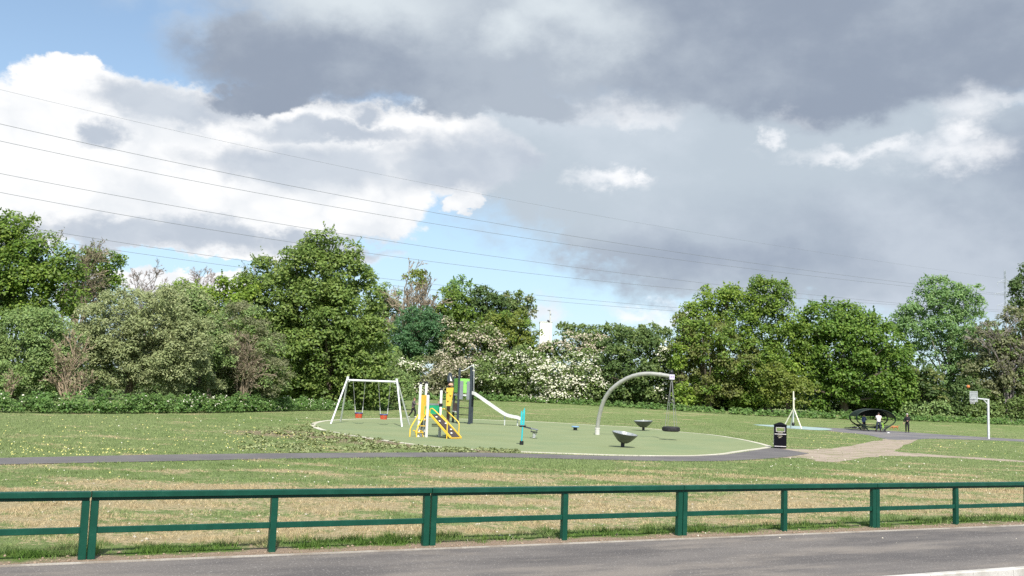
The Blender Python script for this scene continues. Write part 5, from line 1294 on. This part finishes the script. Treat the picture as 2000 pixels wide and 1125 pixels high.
# ---- centre, farther off
veg('ash_tree', 'mid green treetop right behind the biggest tree', 'tree', [(750, 600, 36, 45), (745, 640, 35, 45)], 150, 750, LM['oliveg'], rc=0.9, r0=0.3, gap=0.1, group=GB)
twiggy('bare_tree', 'brown leafless tree on the central skyline', 'tree', [(805, 570, 40, 55), (785, 580, 30, 45), (830, 590, 25, 40)], 146, 808, TWIGM, 12, 4, 0.16, 14, 0.55, group=GB, thick=1.25, reach=0.80)
veg('ash_tree', 'small olive treetop growing out of the brown leafless tree', 'tree', [(815, 548, 24, 22)], 150, 815, LM['yg'], rc=0.7, r0=0.2, gap=0.25, group=GB)
veg('willow_tree', 'dense blue-green rounded tree right of the biggest tree', 'tree', [(812, 660, 52, 55), (790, 690, 40, 45), (840, 650, 30, 40)], 134, 812, LM['blue'], rc=0.8, r0=0.25, asp=0.4, flat=0.9, group=GB)
veg('oak_tree', 'dark green tree on the central skyline right of the brown leafless one', 'tree', [(880, 605, 36, 40), (865, 640, 30, 40), (905, 640, 40, 40)], 148, 880, LM['oak'], rc=0.9, r0=0.3, group=GB)
veg('poplar_tree', 'pale thin treetop rising highest above the central dark trees', 'tree', [(897, 560, 22, 20), (885, 575, 20, 18)], 160, 895, LM['pop'], rc=0.7, r0=0.2, gap=0.3, group=GB)
veg('oak_tree', 'darkest rounded treetop in the middle of the skyline', 'tree', [(945, 595, 40, 30), (930, 620, 42, 40), (970, 620, 34, 36)], 150, 945, LM['dark'], rc=0.9, r0=0.3, gap=0.05, group=GB)
veg('ash_tree', 'sparse brown-green treetop left of the white building', 'tree', [(1010, 594, 32, 24), (998, 602, 26, 24), (1028, 612, 16, 26)], 152, 1015, LM['haw'], rc=0.7, r0=0.25, gap=0.3, mix=LM['brownol'], mixf=0.4, group=GB)
veg('field_maple', 'olive-green domed tree below the white building', 'tree', [(1003, 658, 48, 48), (1028, 695, 38, 42), (970, 662, 35, 45), (1050, 715, 22, 28)], 138, 1018, LM['yg'], rc=0.8, r0=0.3, mix=LM['oak'], mixf=0.35, group=GB)
for lab, lobes, Y, bp, bl, bm, gm in [
    ('tall cream-blossomed hawthorn between blue-green tree and central trees', [(878, 660, 24, 40), (890, 700, 34, 40)], 134, 882, 0.85, BLOSP, 'haw'),
    ('cream-topped hawthorn in front of the central dark trees', [(935, 655, 36, 28), (925, 690, 45, 40), (960, 690, 35, 35)], 133, 935, 0.65, BLOSP, 'haw'),
    ('white-flecked hawthorn directly right of the swing frame', [(795, 725, 34, 32), (785, 760, 30, 35), (815, 765, 30, 32)], 126, 795, 0.6, BLOS, 'haw'),
    ('dull pinkish-olive hawthorn behind the climbing unit', [(865, 735, 50, 38), (850, 770, 45, 30), (900, 765, 40, 34)], 127, 868, 0.45, BLOSP, 'brownol'),
    ('broad green hawthorn sprinkled white behind the slide', [(985, 735, 58, 45), (955, 760, 40, 34), (1025, 720, 40, 38), (1010, 765, 50, 32)], 126, 988, 0.42, BLOS, 'haw'),
    ('brightest white hawthorn, drooping with blossom, right of the slide', [(1075, 745, 30, 40), (1060, 755, 28, 34), (1088, 770, 18, 22)], 123, 1072, 0.97, BLOS, 'haw'),
    ('cream hawthorn on the skyline right of the white building', [(1132, 676, 36, 24), (1100, 690, 30, 20), (1075, 694, 26, 20), (1160, 682, 34, 26)], 136, 1130, 0.75, BLOSP, 'haw'),
    ('green and white hawthorn left of the swing arch foot', [(1135, 735, 42, 45), (1120, 765, 36, 30), (1165, 760, 32, 34)], 125, 1138, 0.5, BLOS, 'haw'),
    ('narrow white-flecked hawthorn behind the tyre chains', [(1303, 730, 18, 50), (1295, 690, 18, 28), (1300, 775, 20, 24)], 124, 1302, 0.6, BLOS, 'haw')]:
    veg('hawthorn', lab, 'bush', lobes, Y, bp, LM[gm], rc=0.75, r0=0.12, multi=3, blossom=bm, bl=bl, asp=0.7, group=GB)
veg('shrub', 'plain green bush low between the two white hawthorns near the arch', 'bush', [(1110, 770, 30, 26), (1195, 770, 30, 30)], 129, 1150, LM['dark'], rc=0.7, r0=0.1, multi=3, group=GB)
veg('shrub', 'low green bush behind the slide foot', 'bush', [(930, 770, 30, 28), (960, 780, 26, 18)], 129, 940, LM['dark'], rc=0.7, r0=0.1, multi=3, group=GB)
veg('hawthorn', 'dark green tree with open black middle behind the swing arch', 'tree', [(1235, 675, 50, 35), (1200, 700, 40, 40), (1270, 695, 36, 40), (1235, 730, 65, 45), (1210, 765, 50, 32), (1275, 765, 40, 32)], 125, 1238, LM['dark'], rc=0.75, r0=0.28, gap=0.12, mix=LM['haw'], mixf=0.3, group=GB)
veg('shrub', 'far hedge top seen past the right shoulder of the arch tree', 'bush', [(1180, 655, 60, 18), (1120, 650, 40, 14), (1270, 655, 40, 18)], 170, 1180, LM['haw'], rc=0.8, r0=0.15, multi=3, group=GB)
# ---- right group
veg('oak_tree', 'bright green crown at the left end of the right-hand tree group', 'tree', [(1400, 600, 48, 42), (1370, 625, 34, 40), (1430, 610, 35, 45), (1345, 640, 22, 26)], 128, 1400, LM['oakb'], rc=1.0, r0=0.35, gap=0.1, group=GB)
veg('oak_tree', 'oak with brownish young leaves at the left of the right-hand group', 'tree', [(1385, 690, 62, 60), (1350, 700, 40, 60), (1430, 720, 55, 70), (1370, 755, 55, 40), (1340, 660, 30, 40)], 122, 1385, LM['brownleaf'], rc=0.9, r0=0.4, mix=LM['oak'], mixf=0.5, gap=0.05, group=GB)
veg('shrub', 'small bright green sapling at the left foot of the brownish oak', 'bush', [(1325, 700, 18, 24), (1330, 775, 24, 22)], 120, 1328, LM['oakb'], rc=0.6, r0=0.08, group=GB)
veg('oak_tree', 'tallest tree of the right-hand group', 'tree', [(1500, 590, 45, 48), (1475, 640, 55, 60), (1530, 660, 45, 60), (1490, 720, 70, 60), (1540, 740, 45, 50), (1470, 765, 60, 36)], 124, 1500, LM['oak'], rc=1.0, r0=0.45, mix=LM['oakb'], mixf=0.35, group=GB)
veg('field_maple', 'olive-yellow lower boughs right behind the tripod pole', 'bush', [(1545, 770, 40, 30), (1510, 745, 35, 30)], 117, 1545, LM['yg'], rc=0.75, r0=0.14, multi=3, group=GB)
veg('sycamore_tree', 'broad round dark green tree above the shelter', 'tree', [(1640, 680, 85, 75), (1600, 650, 60, 50), (1690, 720, 80, 75), (1730, 760, 50, 50), (1610, 750, 70, 50), (1655, 635, 60, 36), (1720, 685, 55, 52), (1760, 745, 34, 50)], 126, 1650, LM['syc'], leaf=0.34, asp=0.7, rc=1.15, dens=1.95, r0=0.5, group=GB)
veg('poplar_tree', 'pale silvery green poplar at the right', 'tree', [(1835, 590, 50, 48), (1790, 640, 45, 40), (1880, 600, 45, 45), (1840, 660, 65, 50), (1890, 670, 50, 55), (1860, 730, 60, 45), (1770, 630, 30, 28), (1910, 700, 40, 40)], 136, 1850, LM['pop'], leaf=0.26, asp=0.5, rc=0.85, dens=1.43, r0=0.4, bark=BARKP, gap=0.10, flat=0.8, inner=0.16, group=GB)
veg('shrub', 'brown-green bush below the silvery poplar', 'bush', [(1795, 735, 26, 30), (1815, 765, 36, 42)], 126, 1808, LM['dark'], rc=0.75, r0=0.15, multi=3, mix=LM['brownleaf'], mixf=0.35, group=GB)
veg('alder_tree', 'brownish olive tree at the right edge behind the basketball post', 'tree', [(1950, 690, 50, 60), (1990, 660, 50, 60), (1930, 750, 55, 55), (1985, 760, 60, 55), (2050, 700, 60, 90)], 130, 1960, LM['brownol'], rc=0.8, r0=0.3, bark=BARKP, gap=0.12, mix=LM['haw'], mixf=0.35, group=GB)
twiggy('bare_tree', 'thin pale-stemmed bare tree in the right-edge thicket', 'tree', [(1960, 640, 50, 50), (1990, 680, 30, 70)], 128, 1978, TWIGG, 8, 4, 0.12, 21, 0.55, LM['brownol'], 1800, group=GB, reach=0.80)
veg('poplar_tree', 'dark pointed treetop cut off by the right edge', 'tree', [(1995, 575, 22, 32), (2020, 560, 35, 50), (1990, 600, 18, 20)], 160, 2005, LM['dark'], rc=0.8, r0=0.3, gap=0.1, group=GB)
veg('shrub', 'low pale bush at the field edge right of the shelter', 'bush', [(1800, 810, 26, 13), (1830, 805, 24, 16), (1780, 805, 16, 15)], 121, 1806, LM['oliveg'], rc=0.5, r0=0.06, multi=3, group=GB)
veg('shrub', 'dark bush at the field edge behind the basketball post', 'bush', [(1890, 780, 34, 34), (1870, 800, 22, 18)], 126, 1888, LM['dark'], rc=0.7, r0=0.1, multi=3, group=GB)
veg('shrub', 'pale green bramble under the right-edge tree', 'bush', [(1915, 805, 24, 14), (1960, 805, 40, 18), (2010, 800, 36, 24)], 123, 1950, LM['haw'], rc=0.6, r0=0.06, multi=3, group=GB)
veg('shrub', 'dark bush under the round tree beside the shelter', 'bush', [(1620, 790, 50, 20), (1700, 790, 60, 22), (1760, 795, 24, 20)], 129, 1680, LM['dark'], rc=0.8, r0=0.1, multi=3, group=GB)
veg('shrub', 'dark underwood beneath the brownish oak', 'bush', [(1380, 780, 60, 22), (1450, 785, 60, 20), (1290, 785, 30, 14)], 127, 1400, LM['dark'], rc=0.8, r0=0.1, multi=3, group=GB)
# distant hedge line closing the gaps between crowns
def belt(name, label, cols, rc, lm, leaf, hs, dens=1.2, seed=0, white=0.0):
    """uncountable strip of undergrowth: cols = (px, Y, height m, depth m)"""
    pts = []; 
    for (x0, Y0, h0), (x1, Y1, h1) in zip(cols[:-1], cols[1:]):
        a, b = gp(x0, Y0), gp(x1, Y1); n = int((b - a).length / rc * 3.2)
        for k in range(n):
            f = vr.random(); p = a.lerp(b, f); d = vr.uniform(0, hs); h = (h0 + (h1 - h0) * f) * (0.45 + 0.55 * d / hs) * vr.uniform(0.55, 1.15)
            y = p.y + d; x = p.x + vr.normal(0, 0.2)
            for z in np.arange(rc * 0.3, h, rc * 0.75): pts.append((x + vr.normal(0, .15), y, gz(x, y) + z))
    C = np.array(pts); nl = max(6, int(dens * 4 * rc * rc / (leaf * leaf * .6))); idx = np.repeat(np.arange(len(C)), nl); u = unit(len(idx)); u[:, 2] = np.abs(u[:, 2])
    p = C[idx] + u * vr.uniform(.3, 1.05, (len(idx), 1)) * rc; q = u * .5 + unit(len(idx)) * .6 + np.array([0, -.3, .5])
    V = leaf_quads(p, q, leaf, leaf * .6); VEG_TRIS[0] += 2 * len(p)
    o = raw_mesh(name, V, np.arange(len(V)).reshape(-1, 4), 4, lm); tag(o, label, None, kind='stuff')
    if white:
        k = vr.random(len(p)) < white; k &= (np.repeat(vr.random(len(C)) < .25, nl))
        V = leaf_quads(p[k] + np.array([0, -.05, .08]), q[k], leaf * .7, leaf * .5); tag(raw_mesh('cow_parsley', V, np.arange(len(V)).reshape(-1, 4), 4, BLOS), 'white cow parsley flowering along the left hedge foot', None, kind='stuff')
belt('nettles', 'green nettles and weeds along the foot of the left bushes', [(-160, 50.5, 1.1), (150, 56, 1.1), (400, 65, 1.1), (560, 76, 1.0), (660, 84, 0.7), (760, 92, 0.6)], 0.34, LM['weed'], 0.16, 2.2, white=0.10)
belt('long_grass', 'strip of long green grass along the foot of the central hedge', [(760, 112, 0.5), (900, 121, 0.7), (1100, 121, 0.6), (1300, 117, 0.6), (1500, 113, 0.6), (1650, 114, 0.8), (1800, 117, 0.6), (2100, 118, 0.7)], 0.38, LM['weed'], 0.30, 2.0)
belt('underwood', 'dark underwood closing the gaps between the central trunks', [(700, 134, 7.0), (900, 142, 8.5), (1060, 142, 7.0), (1200, 138, 6.5), (1320, 136, 6.5), (1560, 136, 8.5), (1740, 140, 7.5), (1800, 144, 7), (2150, 142, 8)], 1.0, LM['dark'], 0.45, 4.0, 1.0)
belt('left_underwood', 'dark underwood closing the gaps behind the left bushes', [(-160, 78, 7.5), (200, 84, 7.0), (480, 92, 9.5), (700, 97, 9.0), (760, 104, 6.5)], 0.9, LM['dark'], 0.32, 3.0, 1.0)
# rough weeds between park path and play surface
wp = []
for _ in range(1500):
    px = random.uniform(470, 1010); f = (px - 470) / 540; lo = 884 - 0 * f; hi = 828 + max(0, (px - 600)) * 0.135 if px > 600 else 832 + (600 - px) * 0.08
    py = random.uniform(hi, lo)
    q = at(px, py)
    if mnoise.noise(Vector((q.x * .9, q.y * .5, 2))) + random.uniform(-.35, .25) > -0.02: wp.append(q)
WX = np.array([q.x for q in wp]); WY = np.array([q.y for q in wp]); k = ~(inside(WX, WY, PI_) | inside(WX, WY, PATHPOLY)); WX, WY = WX[k], WY[k]
nl = 24; idx = np.repeat(np.arange(len(WX)), nl); u = unit(len(idx)); u[:, 2] = np.abs(u[:, 2]); rr0 = vr.uniform(.06, .20, len(WX))
C = np.stack([WX, WY, gz_np(WX, WY) + .02], 1)
p = C[idx] + u * rr0[idx][:, None] * vr.uniform(.3, 1, (len(idx), 1)) * np.array([1.2, 1.2, .6]); V = leaf_quads(p, u * .5 + unit(len(idx)) * .6 + np.array([0, 0, .5]), .11, .07)
tag(raw_mesh('rough_weeds', V, np.arange(len(V)).reshape(-1, 4), 4, LM['olive']), 'rough weeds on disturbed soil left of the play surface', None, kind='stuff')
# tufts of longer grass at the fence foot
tx, ty, th_ = [], [], []
for _ in range(170):
    s = random.uniform(-8, 26); o_ = random.gauss(1.0, 0.26); 
    if mnoise.noise(Vector((s * .7, 3, 0))) < -0.10 or o_ < 0.5: continue
    q = line_pt(s, o_)
    for _ in range(60): tx.append(q.x + random.gauss(0, .09)); ty.append(q.y + random.gauss(0, .07)); th_.append(random.uniform(.05, .14))
tx, ty = np.array(tx), np.array(ty)
blades('fence_grass', 'longer green grass tufts growing under the rail fence', tx, ty, np.array(th_), rng.uniform(.007, .014, len(tx)), leafmat('blade_lush', (0.12, 0.20, 0.045), .35, (0.17, 0.245, 0.07), trans=.35), 0.35)
print('VEG_TRIS', VEG_TRIS[0])
